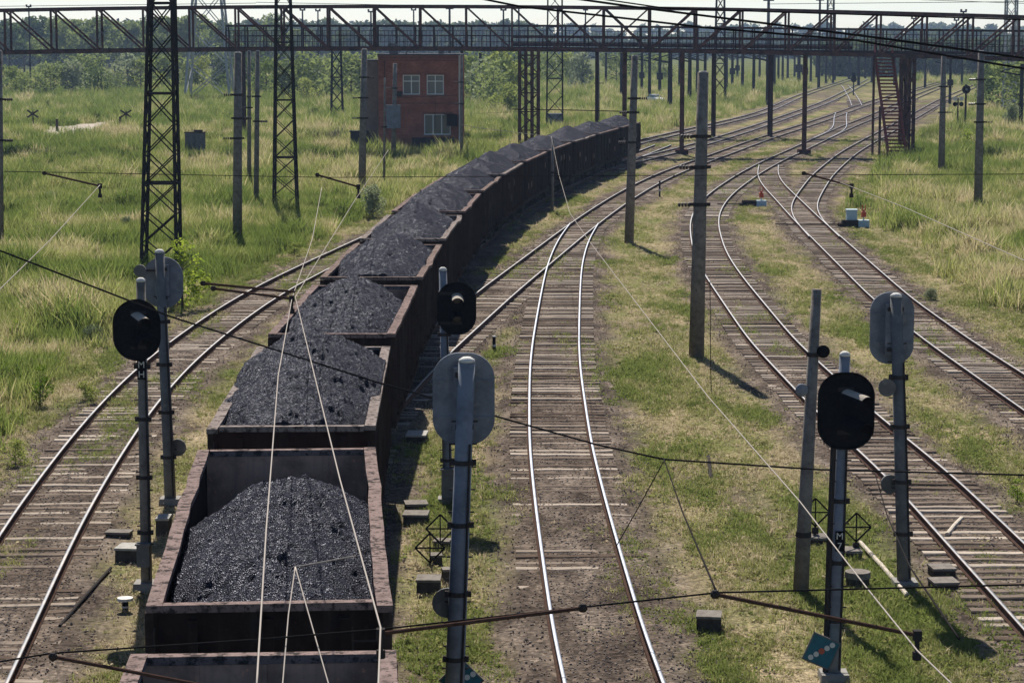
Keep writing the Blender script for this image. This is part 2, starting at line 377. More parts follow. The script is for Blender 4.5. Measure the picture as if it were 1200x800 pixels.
# ------------------------------------------------------------------ ground
def sst(a, b, x):
    t = np.clip((x - a) / (b - a), 0, 1); return t * t * (3 - 2 * t)
def sand_mask(X, Y):
    cx, cy = G(97, 150.5)
    w = 1 + .8 * (fbm(X, Y, 3.0, 3, 70) - .5)
    a = np.clip(1.25 - np.sqrt(((X - cx) / 2.7) ** 2 + ((Y - cy) / 27) ** 2) * w, 0, .25) * 4
    bx, by = G(556, 168)
    b = np.clip(1.2 - np.sqrt(((X - bx) / 3.2) ** 2 + ((Y - by) / 4) ** 2) * w, 0, .25) * 4
    return np.maximum(a, b)
def far_edge(Y): return np.clip(Y, 1, 520)
def tall_mask(X, Y):
    n = fbm(X, Y, 5, 3, 40) - .5
    L = leftmost(far_edge(Y)); R = rightmost(far_edge(Y))
    l = sst(2.6, 4.6, L - X + 2.2 * n)
    r = sst(3.4, 6.4, X - R + 4.0 * n) * sst(60, 76, Y + 6 * n)
    return np.maximum(l, r)
def gz(X, Y):
    """ground height: level by the tracks, gently rolling in the fields"""
    t = tall_mask(X, Y)
    return (fbm(X, Y, 14, 3, 5) - .5) * .5 * t + (fbm(X, Y, 1.1, 3, 8) - .5) * .05

ys = np.concatenate([np.arange(8, 130, .4), np.arange(130, 420, 1.2), np.geomspace(420, 9000, 60)])
xs_ = np.concatenate([-np.geomspace(52, 5000, 34)[::-1], np.arange(-51, 51, .4), np.geomspace(51.4, 5000, 34)])
GX, GY = np.meshgrid(xs_, ys)
GXf, GYf = GX.ravel(), GY.ravel()
td = track_dist(GXf, GYf)
nz = fbm(GXf, GYf, 2.2, 4, 60) - .5
dirt = 1 - sst(1.5, 2.6, td + 1.6 * nz)
# worn brown ground among the yard tracks
yard = sst(.54, .70, fbm(GXf, GYf * .4, 5, 4, 90)) * (1 - sst(4, 9, td)) * .7
dirt = np.maximum(dirt, yard)
tall = tall_mask(GXf, GYf); sand = sand_mask(GXf, GYf)
far = sst(380, 700, GYf)
dirt *= (1 - far); tall = np.maximum(tall, far)
z = gz(GXf, GYf) * (1 - far) + .06 * (1 - sst(1.0, 2.4, td)) * (1 - far)
GV = np.stack([GXf, GYf, z], 1)
nx, ny = len(xs_), len(ys)
I = np.arange(nx * ny).reshape(ny, nx)
GF = np.stack([I[:-1, :-1].ravel(), I[:-1, 1:].ravel(), I[1:, 1:].ravel(), I[1:, :-1].ravel()], 1)

def ground_mat():
    m = bpy.data.materials.new('yard_ground'); m.use_nodes = True; nt = m.node_tree; N = nt.nodes; L = nt.links; b = N['Principled BSDF']
    b.inputs['Roughness'].default_value = .95; b.inputs['Specular IOR Level'].default_value = 0
    tc = N.new('ShaderNodeTexCoord'); mpg = N.new('ShaderNodeMapping'); mpg.inputs['Scale'].default_value = (1, .4, 1); mpg.inputs['Rotation'].default_value = (0, 0, .15); L.new(tc.outputs['Object'], mpg.inputs[0])
    def noise(sc, det=5, rough=.6):
        n = N.new('ShaderNodeTexNoise'); n.inputs['Scale'].default_value = sc; n.inputs['Detail'].default_value = det; n.inputs['Roughness'].default_value = rough; L.new(mpg.outputs[0] if sc < 5 else tc.outputs['Object'], n.inputs['Vector']); return n.outputs['Fac']
    def ramp(f, *st):
        r = N.new('ShaderNodeValToRGB'); e = r.color_ramp.elements
        while len(e) < len(st): e.new(.5)
        for q, (p, c) in zip(e, st): q.position = p; q.color = (*c, 1)
        L.new(f, r.inputs[0]); return r.outputs[0]
    def mix(f, a, c, mode='MIX'):
        x = N.new('ShaderNodeMix'); x.data_type = 'RGBA'; x.blend_type = mode
        if isinstance(f, float): x.inputs[0].default_value = f
        else: L.new(f, x.inputs[0])
        L.new(a, x.inputs[6]); L.new(c, x.inputs[7]); return x.outputs[2]
    def attr(n):
        a = N.new('ShaderNodeAttribute'); a.attribute_name = n; return a.outputs['Fac']
    short = ramp(noise(.35, 6, .7), (.34, (.09, .115, .03)), (.46, (.16, .155, .07)), (.56, (.26, .215, .13)), (.68, (.36, .285, .195)))
    speck = ramp(noise(9, 4, .7), (.36, (.35, .35, .32)), (.5, (.9, .9, .88)), (.66, (1.6, 1.55, 1.4)))
    short = mix(1.0, short, speck, 'MULTIPLY')
    soil = ramp(noise(1.1, 6, .65), (.33, (.055, .043, .036)), (.5, (.105, .083, .067)), (.66, (.185, .15, .122)))
    v = N.new('ShaderNodeTexVoronoi'); v.inputs['Scale'].default_value = 14; L.new(tc.outputs['Object'], v.inputs['Vector'])
    grit = ramp(v.outputs['Color'], (.1, (.5, .5, .5)), (.6, (.95, .95, .95)), (.95, (1.7, 1.65, 1.6)))
    soil = mix(1.0, soil, grit, 'MULTIPLY')
    tallc = ramp(noise(.18, 5, .6), (.35, (.05, .065, .018)), (.5, (.095, .105, .03)), (.66, (.15, .14, .06)))
    sandc = ramp(noise(.9, 4, .6), (.3, (.34, .29, .24)), (.7, (.45, .39, .33)))
    c = mix(attr('tall'), short, tallc); c = mix(attr('dirt'), c, soil); c = mix(attr('sand'), c, sandc)
    L.new(c, b.inputs['Base Color'])
    bp = N.new('ShaderNodeBump'); bp.inputs['Strength'].default_value = .8; bp.inputs['Distance'].default_value = .05
    L.new(noise(11, 5, .75), bp.inputs['Height']); L.new(bp.outputs[0], b.inputs['Normal'])
    return m
ground = np_mesh('ground', GV, GF, ground_mat(), smooth=True, attrs=dict(dirt=dirt, tall=tall, sand=sand))
tag(ground, 'flat railway yard ground of dry grass, weeds and dark soil', 'ground', kind='structure')

# ------------------------------------------------------------------ scatter (uncountable grass and stones)
def tuft(name, seed, nb, h0, h1, w, spread, lean, mt):
    r = np.random.default_rng(seed); V = []; Fq = []
    for i in range(nb):
        a = r.uniform(0, 2 * np.pi); d = spread * math.sqrt(r.uniform()); hh = r.uniform(h0, h1); x, y = d * math.cos(a), d * math.sin(a)
        la = r.uniform(0, 2 * np.pi); ln = r.uniform(.1, lean) * hh; wa = r.uniform(0, np.pi); ww = w * r.uniform(.6, 1.3)
        cx, cy = math.cos(wa) * ww / 2, math.sin(wa) * ww / 2; lx, ly = math.cos(la) * ln, math.sin(la) * ln
        n = len(V)
        V += [(x - cx, y - cy, -.03), (x + cx, y + cy, -.03), (x + lx * .4 + cx * .8, y + ly * .4 + cy * .8, hh * .6), (x + lx * .4 - cx * .8, y + ly * .4 - cy * .8, hh * .6)]
        V += [(x + lx + cx * .15, y + ly + cy * .15, hh), (x + lx - cx * .15, y + ly - cy * .15, hh)]
        Fq += [(n, n + 1, n + 2, n + 3), (n + 3, n + 2, n + 4, n + 5)]
    return np_mesh(name, np.array(V), np.array(Fq), mt, linkit=False)

def rosette(name, seed, nb, rad, h, leaf, mt):
    r = np.random.default_rng(seed); V = []; Fq = []
    for i in range(nb):
        a = r.uniform(0, 2 * np.pi); d = rad * math.sqrt(r.uniform()); c = np.array([d * math.cos(a), d * math.sin(a), h * r.uniform(.1, 1) * (1 - .6 * (d / rad) ** 2)])
        u = r.normal(size=3); u[2] *= .5; u /= np.linalg.norm(u); w = np.cross(u, r.normal(size=3)); w /= np.linalg.norm(w); s = leaf * r.uniform(.6, 1.3); n = len(V)
        V += [c - u * s, c + w * s * .5, c + u * s, c - w * s * .5]; Fq.append((n, n + 1, n + 2, n + 3))
    return np_mesh(name, np.array(V), np.array(Fq), mt, linkit=False)

def pebble(name, seed, mt):
    r = np.random.default_rng(seed); b = MB(); n = 6
    rings = []
    for zz, rr in ((-.5, .5), (0, 1), (.5, .55)):
        rings.append([(rr * math.cos(2 * math.pi * k / n) * r.uniform(.7, 1.2), rr * math.sin(2 * math.pi * k / n) * r.uniform(.7, 1.2), zz * r.uniform(.8, 1.2)) for k in range(n)])
    b.loft(rings); o = b.build(name, mt); COL.objects.unlink(o); return o

def scatter(name, P, scale, tint, protos, tilt=.15, label=None, cat=None):
    c = bpy.data.collections.new(name + '_kinds')
    for q in protos: c.objects.link(q)
    n = len(P); me = bpy.data.meshes.new(name); me.vertices.add(n); me.vertices.foreach_set('co', np.ascontiguousarray(P, np.float32).ravel())
    rot = np.stack([rng.normal(0, tilt, n), rng.normal(0, tilt, n), rng.uniform(0, 6.283, n)], 1)
    for nm, a, ty in (('sc', scale, 'FLOAT'), ('tint', tint, 'FLOAT')):
        at = me.attributes.new(nm, ty, 'POINT'); at.data.foreach_set('value', np.ascontiguousarray(a, np.float32))
    at = me.attributes.new('rot', 'FLOAT_VECTOR', 'POINT'); at.data.foreach_set('vector', np.ascontiguousarray(rot, np.float32).ravel())
    at = me.attributes.new('pick', 'INT', 'POINT'); at.data.foreach_set('value', rng.integers(0, len(protos), n).astype(np.int32))
    me.update()
    o = link(bpy.data.objects.new(name, me))
    ng = bpy.data.node_groups.new(name + '_nodes', 'GeometryNodeTree')
    ng.interface.new_socket(name='Geometry', in_out='INPUT', socket_type='NodeSocketGeometry'); ng.interface.new_socket(name='Geometry', in_out='OUTPUT', socket_type='NodeSocketGeometry')
    N = ng.nodes; L = ng.links; gi = N.new('NodeGroupInput'); go = N.new('NodeGroupOutput')
    ip = N.new('GeometryNodeInstanceOnPoints'); ci = N.new('GeometryNodeCollectionInfo'); ci.inputs['Collection'].default_value = c; ci.inputs['Separate Children'].default_value = True; ci.inputs['Reset Children'].default_value = True
    def na(nm, ty):
        a = N.new('GeometryNodeInputNamedAttribute'); a.data_type = ty; a.inputs['Name'].default_value = nm
        return [s for s in a.outputs if s.enabled and s.name == 'Attribute'][0]
    L.new(gi.outputs[0], ip.inputs['Points']); L.new(ci.outputs[0], ip.inputs['Instance']); ip.inputs['Pick Instance'].default_value = True
    L.new(na('pick', 'INT'), ip.inputs['Instance Index']); L.new(na('sc', 'FLOAT'), ip.inputs['Scale'])
    er = N.new('FunctionNodeEulerToRotation'); L.new(na('rot', 'FLOAT_VECTOR'), er.inputs[0]); L.new(er.outputs[0], ip.inputs['Rotation'])
    L.new(ip.outputs[0], go.inputs[0])
    md = o.modifiers.new('scatter', 'NODES'); md.node_group = ng
    return tag(o, label, cat, kind='stuff')

def spread(n, y0, y1, power=1.0, margin=1.06):
    """random ground points, thinning with distance, a little wider than the view"""
    u = rng.uniform(size=n); Y = y0 * (y1 / y0) ** (u ** power)
    X = rng.uniform(-1, 1, n) * (Y * .216 * margin + 3.0)
    return X, Y

# tall field grass
X, Y = spread(390000, 45, 650, .8); t = tall_mask(X, Y) * (1 - sand_mask(X, Y)); nn = fbm(X, Y, 6, 4, 21)
k = rng.uniform(size=len(X)) < t * (.35 + .65 * sst(.35, .55, nn)); X, Y, nn = X[k], Y[k], nn[k]
bx0, by0 = G(490, 177)
k = ~((np.abs(X - bx0) < 4.9) & (np.abs(Y - by0 - 4.3) < 5.2)); X, Y, nn = X[k], Y[k], nn[k]
big = fbm(X, Y, 22, 3, 33); patch = fbm(X, Y, 3.2, 3, 34)
tint = np.clip(.29 + 1.6 * (big - .5) + 2.2 * (patch - .5) + rng.normal(0, .14, len(X)), 0, 1.15)
sc = (.25 + .5 * fbm(X, Y, 9, 3, 55) + 2.4 * np.clip(fbm(X * .8 + Y * .6, Y * .8 - X * .6, 2.2, 3, 56) - .42, 0, 1)) * rng.uniform(.7, 1.3, len(X)) * (.85 + Y / 520)
scatter('tall_grass', np.stack([X, Y, gz(X, Y)], 1), sc, tint, [tuft('grass_tuft', q, 16, .25, .8, .035, .28, .75, M['tall']) for q in range(5)] + [tuft('seed_grass_tuft', 9, 9, .5, 1.0, .025, .25, .5, M['tall'])], .12,
        'tall yellow green meadow grass filling the fields both sides of the tracks', 'grass')
# low weeds and dry short grass between the tracks
X, Y = spread(520000, 30, 260, .85); td_ = track_dist(X, Y); tl = tall_mask(X, Y)
n1 = fbm(X * 1.1 + Y * .12, Y * .30 - X * .25, 2.0, 5, 71); n2 = fbm(X, Y * .4, .7, 3, 72)
dens = (.30 + .55 * sst(.40, .62, n1)) * (.45 + 1.1 * sst(.3, .7, n2))
dl_ = np.abs(X - x_of_y(T_left, Y)); dl_ = np.where(np.isnan(dl_), 9, dl_)
dens *= np.where(td_ < 1.45, np.where(dl_ < 1.5, .75, .28) * sst(.48, .66, n1), sst(1.4, 2.6, td_ + 1.2 * (n2 - .5))) * (1 - .6 * tl)
k = rng.uniform(size=len(X)) < dens; X, Y, n1, n2 = X[k], Y[k], n1[k], n2[k]
dryn = fbm(X - Y * .1, Y * .35 + X * .3, 1.2, 3, 77)
tint = np.clip(.50 + 2.0 * (.5 - n1) + 1.2 * (dryn - .5) + rng.normal(0, .25, len(X)), 0, 1.15)
sc = rng.uniform(.35, 1.0, len(X)) * (.45 + .75 * n1) * (.9 + Y / 350)
scatter('low_weeds', np.stack([X, Y, gz(X, Y)], 1), sc, tint, [rosette('weed_rosette', 30 + q, 22, .16, .13, .045, M['weed']) for q in range(3)] + [tuft('short_grass_tuft', 40 + q, 14, .07, .22, .018, .15, 1.1, M['weed']) for q in range(3)], .1,
        'low green and straw coloured weeds growing between the railway tracks', 'weeds')
# ballast stones along the tracks
PP = []
for nm, Pl in TRACKS.items():
    s0, s1 = s_of_y(Pl, max(30, Pl[0, 1])), s_of_y(Pl, min(150, Pl[-1, 1]))
    if s1 <= s0: continue
    n = int((s1 - s0) * 130); q = rng.uniform(size=n) ** 1.4 * (s1 - s0) + s0
    d = np.concatenate([[0], np.cumsum(np.hypot(*np.diff(Pl, axis=0).T))])
    PP.append(np.stack([np.interp(q, d, Pl[:, 0]) + rng.normal(0, 1.15, n), np.interp(q, d, Pl[:, 1])], 1))
PP = np.concatenate(PP); scatter('ballast_stones', np.stack([PP[:, 0], PP[:, 1], gz(PP[:, 0], PP[:, 1]) + .065], 1), rng.uniform(.010, .030, len(PP)), rng.uniform(size=len(PP)), [pebble('pebble', q, M['stone']) for q in range(3)], .8,
        'loose brown ballast stones lying along the railway tracks', 'ballast')

# ------------------------------------------------------------------ railway tracks
SLEEP = []
def sleeper_mesh(seed):
    r = random.Random(seed); b = MB(); n = 6; rings = []
    for i in range(n + 1):
        x = -1.32 + 2.64 * i / n; w = .125 + r.uniform(-.012, .01); t = .0 + r.uniform(-.012, .006); c = r.uniform(-.01, .01)
        rings.append([(x, c - w, -.14), (x, c + w, -.14), (x, c + w, t - .02), (x, c + w - .025, t), (x, c - w + .025, t), (x, c - w, t - .02)])
    b.loft(rings); return b
_sl = [sleeper_mesh(q) for q in range(6)]
for q in _sl:
    o = q.build('sleeper', M['sleeper']); SLEEP.append(o.data); bpy.data.objects.remove(o)

def rail_mesh(Pl, off, zt, shiny, name, parent):
    prof = [(-.07, -.17), (.07, -.17), (.07, -.155), (.018, -.13), (.018, -.045), (.036, -.035), (.036, -.008), (.024, 0), (-.024, 0), (-.036, -.008), (-.036, -.035), (-.018, -.045), (-.018, -.13), (-.07, -.155)]
    step = np.concatenate([np.arange(0, min(len(Pl), 260), 2), np.arange(260, len(Pl), 6)]) if len(Pl) > 260 else np.arange(0, len(Pl), 2)
    step = np.unique(np.append(step, len(Pl) - 1))
    T = np.gradient(Pl, axis=0); T /= np.linalg.norm(T, axis=1)[:, None]; Nn = np.stack([T[:, 1], -T[:, 0]], 1)
    Q = Pl[step] + Nn[step] * off; Nn = Nn[step]; m = len(prof)
    V = np.zeros((len(Q), m, 3))
    for j, (a, b) in enumerate(prof):
        V[:, j, :2] = Q + Nn * a; V[:, j, 2] = zt + b
    idx = np.arange(len(Q) * m).reshape(len(Q), m); A = idx[:-1]; B = idx[1:]
    Fq = np.stack([A, np.roll(A, -1, 1), np.roll(B, -1, 1), B], 2)
    mi = np.zeros((len(Q) - 1, m), np.int32); mi[:, 6:9] = 1
    o = np_mesh(name, V.reshape(-1, 3), Fq.reshape(-1, 4), [M['railside'], M['railtop'] if shiny else M['railtopdull']], parent)
    o.data.polygons.foreach_set('material_index', mi.ravel()); o.data.update(); return o

def track(Pl, label, k, shiny=True, ymax=420, bury=None, maxind=100, sink=.008):
    z0 = .003 * k
    base = thing('railway_track', (0, 0, 0), label, 'railway track', 'railway tracks of the yard')
    rail_mesh(Pl, -.795, RT + z0, shiny, 'rail', base); rail_mesh(Pl, .795, RT + z0, shiny, 'rail', base)
    d = np.concatenate([[0], np.cumsum(np.hypot(*np.diff(Pl, axis=0).T))])
    ss = np.arange(.2, d[-1], .545); ss = ss + rng.normal(0, .025, len(ss))
    X = np.interp(ss, d, Pl[:, 0]); Y = np.interp(ss, d, Pl[:, 1])
    T = np.gradient(Pl, axis=0); ang = np.interp(ss, d, np.unwrap(np.arctan2(T[:, 1], T[:, 0]))) - math.pi / 2 + rng.normal(0, .018, len(ss))
    zz = (.074 - (sink if not shiny else 0)) + rng.normal(0, .010, len(ss)) + z0
    if bury is not None: zz -= bury(Y)
    vis = (Y > 30) & (Y < ymax); X, Y, ang, zz = X[vis], Y[vis], ang[vis], zz[vis]
    for i in range(min(maxind, len(X))):
        o = bpy.data.objects.new('sleeper', SLEEP[i * 7 % 6 if i % 5 else (i // 5) % 6]); COL.objects.link(o); o.parent = base
        o.location = (X[i], Y[i], zz[i]); o.rotation_euler = (rng.normal(0, .01), rng.normal(0, .006), ang[i]); o.scale = (1 + rng.normal(0, .012), rng.uniform(.85, 1.12), 1)
    if len(X) > maxind:
        b = SLEEP[0]; nv = len(b.vertices); v0 = np.zeros(nv * 3, np.float32); b.vertices.foreach_get('co', v0); v0 = v0.reshape(-1, 3)
        qd = [tuple(p.vertices) for p in b.polygons if len(p.vertices) == 4]; qd = np.array(qd)
        X, Y, ang, zz = X[maxind:], Y[maxind:], ang[maxind:], zz[maxind:]
        c, s = np.cos(ang)[:, None], np.sin(ang)[:, None]
        V = np.stack([v0[:, 0] * c - v0[:, 1] * s + X[:, None], v0[:, 0] * s + v0[:, 1] * c + Y[:, None], v0[:, 2] + zz[:, None]], 2)
        Fq = (qd[None] + (np.arange(len(X)) * nv)[:, None, None]).reshape(-1, 4)
        tag(np_mesh('sleepers', V.reshape(-1, 3), Fq, M['sleeper'], base), kind='stuff')
    return base

track(T_train, 'railway track carrying the long train of loaded coal wagons', 0, True, 60, maxind=60)
track(T_left, 'pale weathered track curving along the tall grass left of the coal train', 1, False, 150)
track(T_thru, 'track running close beside the right side of the coal train and off into the yard', 2, False)
track(T_mid, 'straight shiny track in the middle whose near sleepers sink into dusty soil', 3, True, bury=lambda Y: (.018 + .02 * rng.uniform(size=len(Y))) * np.clip((60 - Y) / 9, 0, 1) + .04 * np.clip((46 - Y) / 5, 0, 1))
track(T_right, 'long curving track right of the thick concrete pole with grass on both sides', 4, False, sink=0)
track(T_far_right, 'track at the right edge beside tall grass, leading to the points with red lamp', 5, False)
track(T_branch, 'curved branch track passing the foot of the red footbridge staircase', 6, False)
track(T_far_a, 'distant track nearest the meadow left of the yard, behind the end of the coal train', 7, True)
track(T_far_b, 'distant pale track between the meadow edge track and the track beside the train', 8, True)
track(T_cross_a, 'far shining crossover track climbing towards the distant posts', 9, True)
track(T_cross_b, 'short crossover with bright curved rails in front of the footbridge staircase', 10, True)

# ------------------------------------------------------------------ coal wagons
WL, WW, ZB, ZT = 11.35, 3.06, 1.25, 3.5        # body length, width, floor and rim heights
def side_wall(sx, mt, parent, nribs=7):
    b = MB(); x = sx * (WW / 2 - .12)
    b.box((x, 0, (ZB + ZT) / 2 - .04), (.05, WL, ZT - ZB - .08))
    for i in range(nribs + 1):
        y = -WL / 2 + .12 + (WL - .24) * i / nribs
        b.box((x + sx * .08, y, (ZB + ZT) / 2 - .06), (.12, .13, ZT - ZB - .12), None, 1, .96)
        if i < nribs:
            ym = y + (WL - .24) / nribs / 2
            for q in (-.42, 0, .42): b.box((x + sx * .04, ym + q, 2.45), (.035, .10, 1.75))
    b.box((x + sx * .05, 0, ZB + .02), (.14, WL, .14))
    o = b.build('side_wall', [mt, RIB], parent)
    p = MB(); r = random.Random(int(parent.location.y * 10) + sx)
    for i in range(nribs):
        y = -WL / 2 + .12 + (WL - .24) * (i + .5) / nribs
        if r.random() < .55: p = MB(); p.box((x + sx * .062, y + .05, 1.95 + r.choice((0, .5, .75))), (.012, .55, .34)); p.build('number_plate', M['annex'], o)
    return o
def end_wall(sy, mt, parent):
    b = MB(); y = sy * (WL / 2 - .08)
    b.box((0, y, (ZB + ZT) / 2 - .04), (WW - .29, .05, ZT - ZB - .08))
    for q in (-.95, 0, .95): b.box((q, y + sy * .07, (ZB + ZT) / 2 - .1), (.12, .09, ZT - ZB - .2))
    for zz in (1.95, 2.65): b.box((0, y + sy * .062, zz), (WW - .3, .075, .12))
    o = b.build('end_wall', mt, parent)
    c = MB(); c.box((0, y - sy * .03, (ZB + ZT) / 2 - .05), (WW - .31, .008, ZT - ZB - .12)); 
    for q in (-.75, .02, .7): c.box((q, y - sy * .045, (ZB + ZT) / 2 - .05), (.05, .025, ZT - ZB - .12))
    c.build('inner_lining', INNER, o)
    return o
def rim(mt, parent, seed):
    r = random.Random(seed); b = MB()
    for sx in (-1, 1):
        n = 10; x = sx * (WW / 2 - .10); rings = []
        for i in range(n + 1):
            y = -WL / 2 - .03 + (WL + .06) * i / n; dz = r.uniform(-.008, .006); dx = r.uniform(-.01, .01)
            if r.random() < .06: dz -= .05; dx += sx * .035
            rings.append([(x + dx - .10, y, ZT - .09 + dz), (x + dx + .10, y, ZT - .09 + dz), (x + dx + .10, y, ZT + dz), (x + dx - .10, y, ZT + dz)])
        b.loft(rings)
    o = b.build('top_rim', mt, parent)
    for sy in (-1, 1):
        e = MB(); e.box((0, sy * (WL / 2 - .05), ZT - .055), (WW - .42, .16, .10)); e.build('end_rim', mt, o)
    return o
def bogie(y, parent):
    f = MB(); f.box((0, y, .72), (2.2, .35, .22))
    for sx in (-1, 1):
        f.box((sx * 1.02, y, .68), (.14, 2.3, .2)); f.box((sx * 1.02, y, .50), (.16, .9, .25))
        for q in (-.93, .93): f.box((sx * 1.02, y + q, .56), (.24, .34, .26))
    o = f.build('bogie', M['darksteel'], parent)
    for q in (-.93, .93):
        w = MB()
        w.cyl((-.95, y + q, .475 + .24), (.95, y + q, .475 + .24), .08, n=8)
        for sx in (-1, 1): w.cyl((sx * .72, y + q, .475 + .24), (sx * .86, y + q, .475 + .24), .475, n=20)
        w.build('wheelset', M['darksteel'], o)
    return o
def make_wagon(i, cx, cy, rz, label):
    t = thing('coal_wagon', (cx, cy, 0), label, 'railway wagon', 'open wagons of the coal train', rz)
    m = WAG[i % 3]; rm = RIM[(i * 2 + 0) % 3] if i > 1 else RIM[0]
    u = MB(); u.box((0, 0, 1.08), (.5, 13.0, .28)); u.box((0, 0, ZB - .03), (WW - .2, WL, .06))
    for sx in (-1, 1): u.box((sx * 1.28, 0, 1.08), (.12, WL, .22))
    for sy in (-1, 1): u.box((0, sy * 6.38, 1.05), (2.7, .16, .34)); u.box((0, sy * (WL / 2 + .30), 1.22), (2.6, .58, .05))
    u.build('underframe', M['darksteel'], t)
    side_wall(-1, m, t); side_wall(1, m, t); end_wall(-1, m, t); end_wall(1, m, t); rim(rm, t, i)
    bogie(-4.33, t); bogie(4.33, t)
    for sy in (-1, 1):
        c = MB(); c.box((0, sy * 6.6, 1.06), (.2, .5, .22)); c.box((.03, sy * 6.88, 1.06), (.34, .2, .3)); c.build('coupler', M['darksteel'], t)
        h = MB()
        for sx in (-1, 1):
            a = sx * 1.42; h.tube([(a, sy * (WL / 2 + .02), 1.3), (a, sy * (WL / 2 + .12), 1.3), (a, sy * (WL / 2 + .12), 3.2), (a, sy * (WL / 2 + .02), 3.2)], .014, 5)
        for q in range(5): h.bar((1.05, sy * (WL / 2 + .12), 1.5 + .38 * q), (1.42, sy * (WL / 2 + .12), 1.5 + .38 * q), .025)
        h.bar((1.05, sy * (WL / 2 + .12), 1.3), (1.05, sy * (WL / 2 + .12), 3.2), .025)
        h.build('end_ladder', M['darksteel'], t)
    return t
def coal_heap(i, cx, cy, rz, peak, prof, label, res):
    """heap seen above the wagon rim: height field, lumpy, poured from above"""
    over = .13 if i == 2 else 0
    L2, W2 = WL / 2 - .14, WW / 2 - .155 + over
    ny_, nx_ = int(2 * L2 / res), int(2 * W2 / res)
    y = np.linspace(-L2, L2, ny_); x = np.linspace(-W2, W2, nx_); Xg, Yg = np.meshgrid(x, y)
    ax = np.interp(Yg, [q[0] * WL / 12.75 for q in prof], [q[1] for q in prof])
    for _ in range(1):
        k = max(1, int(.55 / res)); kern = np.ones(2 * k + 1) / (2 * k + 1)
        col = np.convolve(np.pad(ax[:, 0], k, 'edge'), kern, 'valid'); col = np.convolve(np.pad(col, k, 'edge'), kern, 'valid'); ax = np.repeat(col[:, None], nx_, 1)
    cxo = .12 * np.sin(Yg * .9 + i)
    rr_ = np.abs(Xg - cxo); rr_ = np.where(rr_ < 1, .5 * rr_ ** 2, rr_ - .5)
    U, Wv = Xg * .83 + Yg * .56, Yg * .83 - Xg * .56
    Z = ax - ((.58 if i == 1 else .52) + .3 * fbm(Yg, Xg, 2.5, 2, 300 + i)) * rr_
    Z += (fbm(U, Wv, 1.3, 3, 100 + 3 * i) - .5) * .42
    lift = .17 * np.clip(1.15 - np.abs(Yg) / L2 * 1.15, 0, .8) if over else 0
    Z = np.minimum(Z, ZT - .03 + lift + .62 * np.maximum(W2 - np.abs(Xg) - .04, 0) + .25 * (fbm(Wv, U, .8, 3, 500 + i) - .45))
    Z = np.minimum(Z, ZT - .03 + .62 * np.maximum(L2 - np.abs(Yg) - .04, 0) + .25 * (fbm(Wv, U, .8, 3, 600 + i) - .45))
    Z += (fbm(U, Wv, .28, 3, 200 + 3 * i) - .5) * .16 + rng.normal(0, .014, Xg.shape)
    Z += .10 * np.clip(fbm(Wv, U, .16, 2, 700 + i) - .70, 0, 1) * 3
    Z = np.where(np.abs(Xg) > W2 - .05, np.minimum(Z, ZT - .02 + lift), Z)
    V = np.stack([Xg.ravel(), Yg.ravel(), Z.ravel()], 1)
    idx = np.arange(nx_ * ny_).reshape(ny_, nx_)
    Fq = np.stack([idx[:-1, :-1].ravel(), idx[:-1, 1:].ravel(), idx[1:, 1:].ravel(), idx[1:, :-1].ravel()], 1)
    # skirt down to the floor, closing the heap
    ring = np.concatenate([idx[0, :], idx[1:, -1], idx[-1, -2::-1], idx[-2:0:-1, 0]]); nb = len(ring); base = len(V)
    B = V[ring].copy(); B[:, 2] = (ZT - .07) if over else ZB + .02; V = np.vstack([V, B]); j = np.arange(nb); jn = (j + 1) % nb
    Fq = np.vstack([Fq, np.stack([ring[jn], ring[j], base + j, base + jn], 1)])
    o = np_mesh('coal_heap', V, Fq, M['coal'], smooth=False, loc=(cx, cy, 0)); o.rotation_euler = (0, 0, rz)
    return tag(o, label, 'coal heap', 'coal loads in the wagons')

ordn = ['nearest', 'second', 'third', 'fourth', 'fifth', 'sixth', 'seventh', 'eighth', 'ninth', 'tenth', 'eleventh', 'twelfth', 'thirteenth', 'fourteenth']
s1 = s_of_y(T_train, G(467, 706, 3.5)[1])
wl = ['open wagon cut off by the bottom edge, bare grey end wall and pale rims showing',
      'open wagon with rosy rims, bare inner end wall and a low coal heap',
      'brown open wagon heaped above its rims, directly behind the one with bare end wall',
      'dark open wagon, fourth in the train, beside the middle black signal',
      'open wagon with a wide dark end rim in view, fifth in the train',
      'open wagon of the coal train, sixth from the bottom of the photo',
      'open wagon with a broken right rim, seventh from the bottom of the photo',
      'open wagon of the coal train, eighth from the bottom of the photo', 'open wagon of the coal train, ninth from the bottom of the photo',
      'open wagon of the coal train, fifth from its far end', 'open wagon of the coal train, fourth from its far end', 'open wagon of the coal train, third from its far end',
      'last open wagon but one of the coal train', 'last open wagon at the far end of the coal train, by the tall concrete pole']
cl = ['black coal at the very bottom edge, in the wagon cut off by the frame',
      'low black coal heap below the rims of the wagon with the bare inner end wall',
      'big black coal heap brimming over the third wagon of the train',
      'pointed coal heap in the fourth wagon, behind the biggest heap', 'coal heap in the fifth wagon above a wide dark end rim',
      'coal heap in the sixth wagon from the bottom', 'coal heap in the seventh wagon from the bottom, beside the grey bush', 'coal heap in the eighth wagon from the bottom', 'coal heap in the ninth wagon from the bottom',
      'coal heap in the wagon fifth from the far end of the train', 'coal heap in the wagon fourth from the far end of the train', 'coal heap in the wagon third from the far end of the train',
      'rounded coal heap in the last wagon but one', 'tall rounded coal heap in the last wagon at the far end of the train']
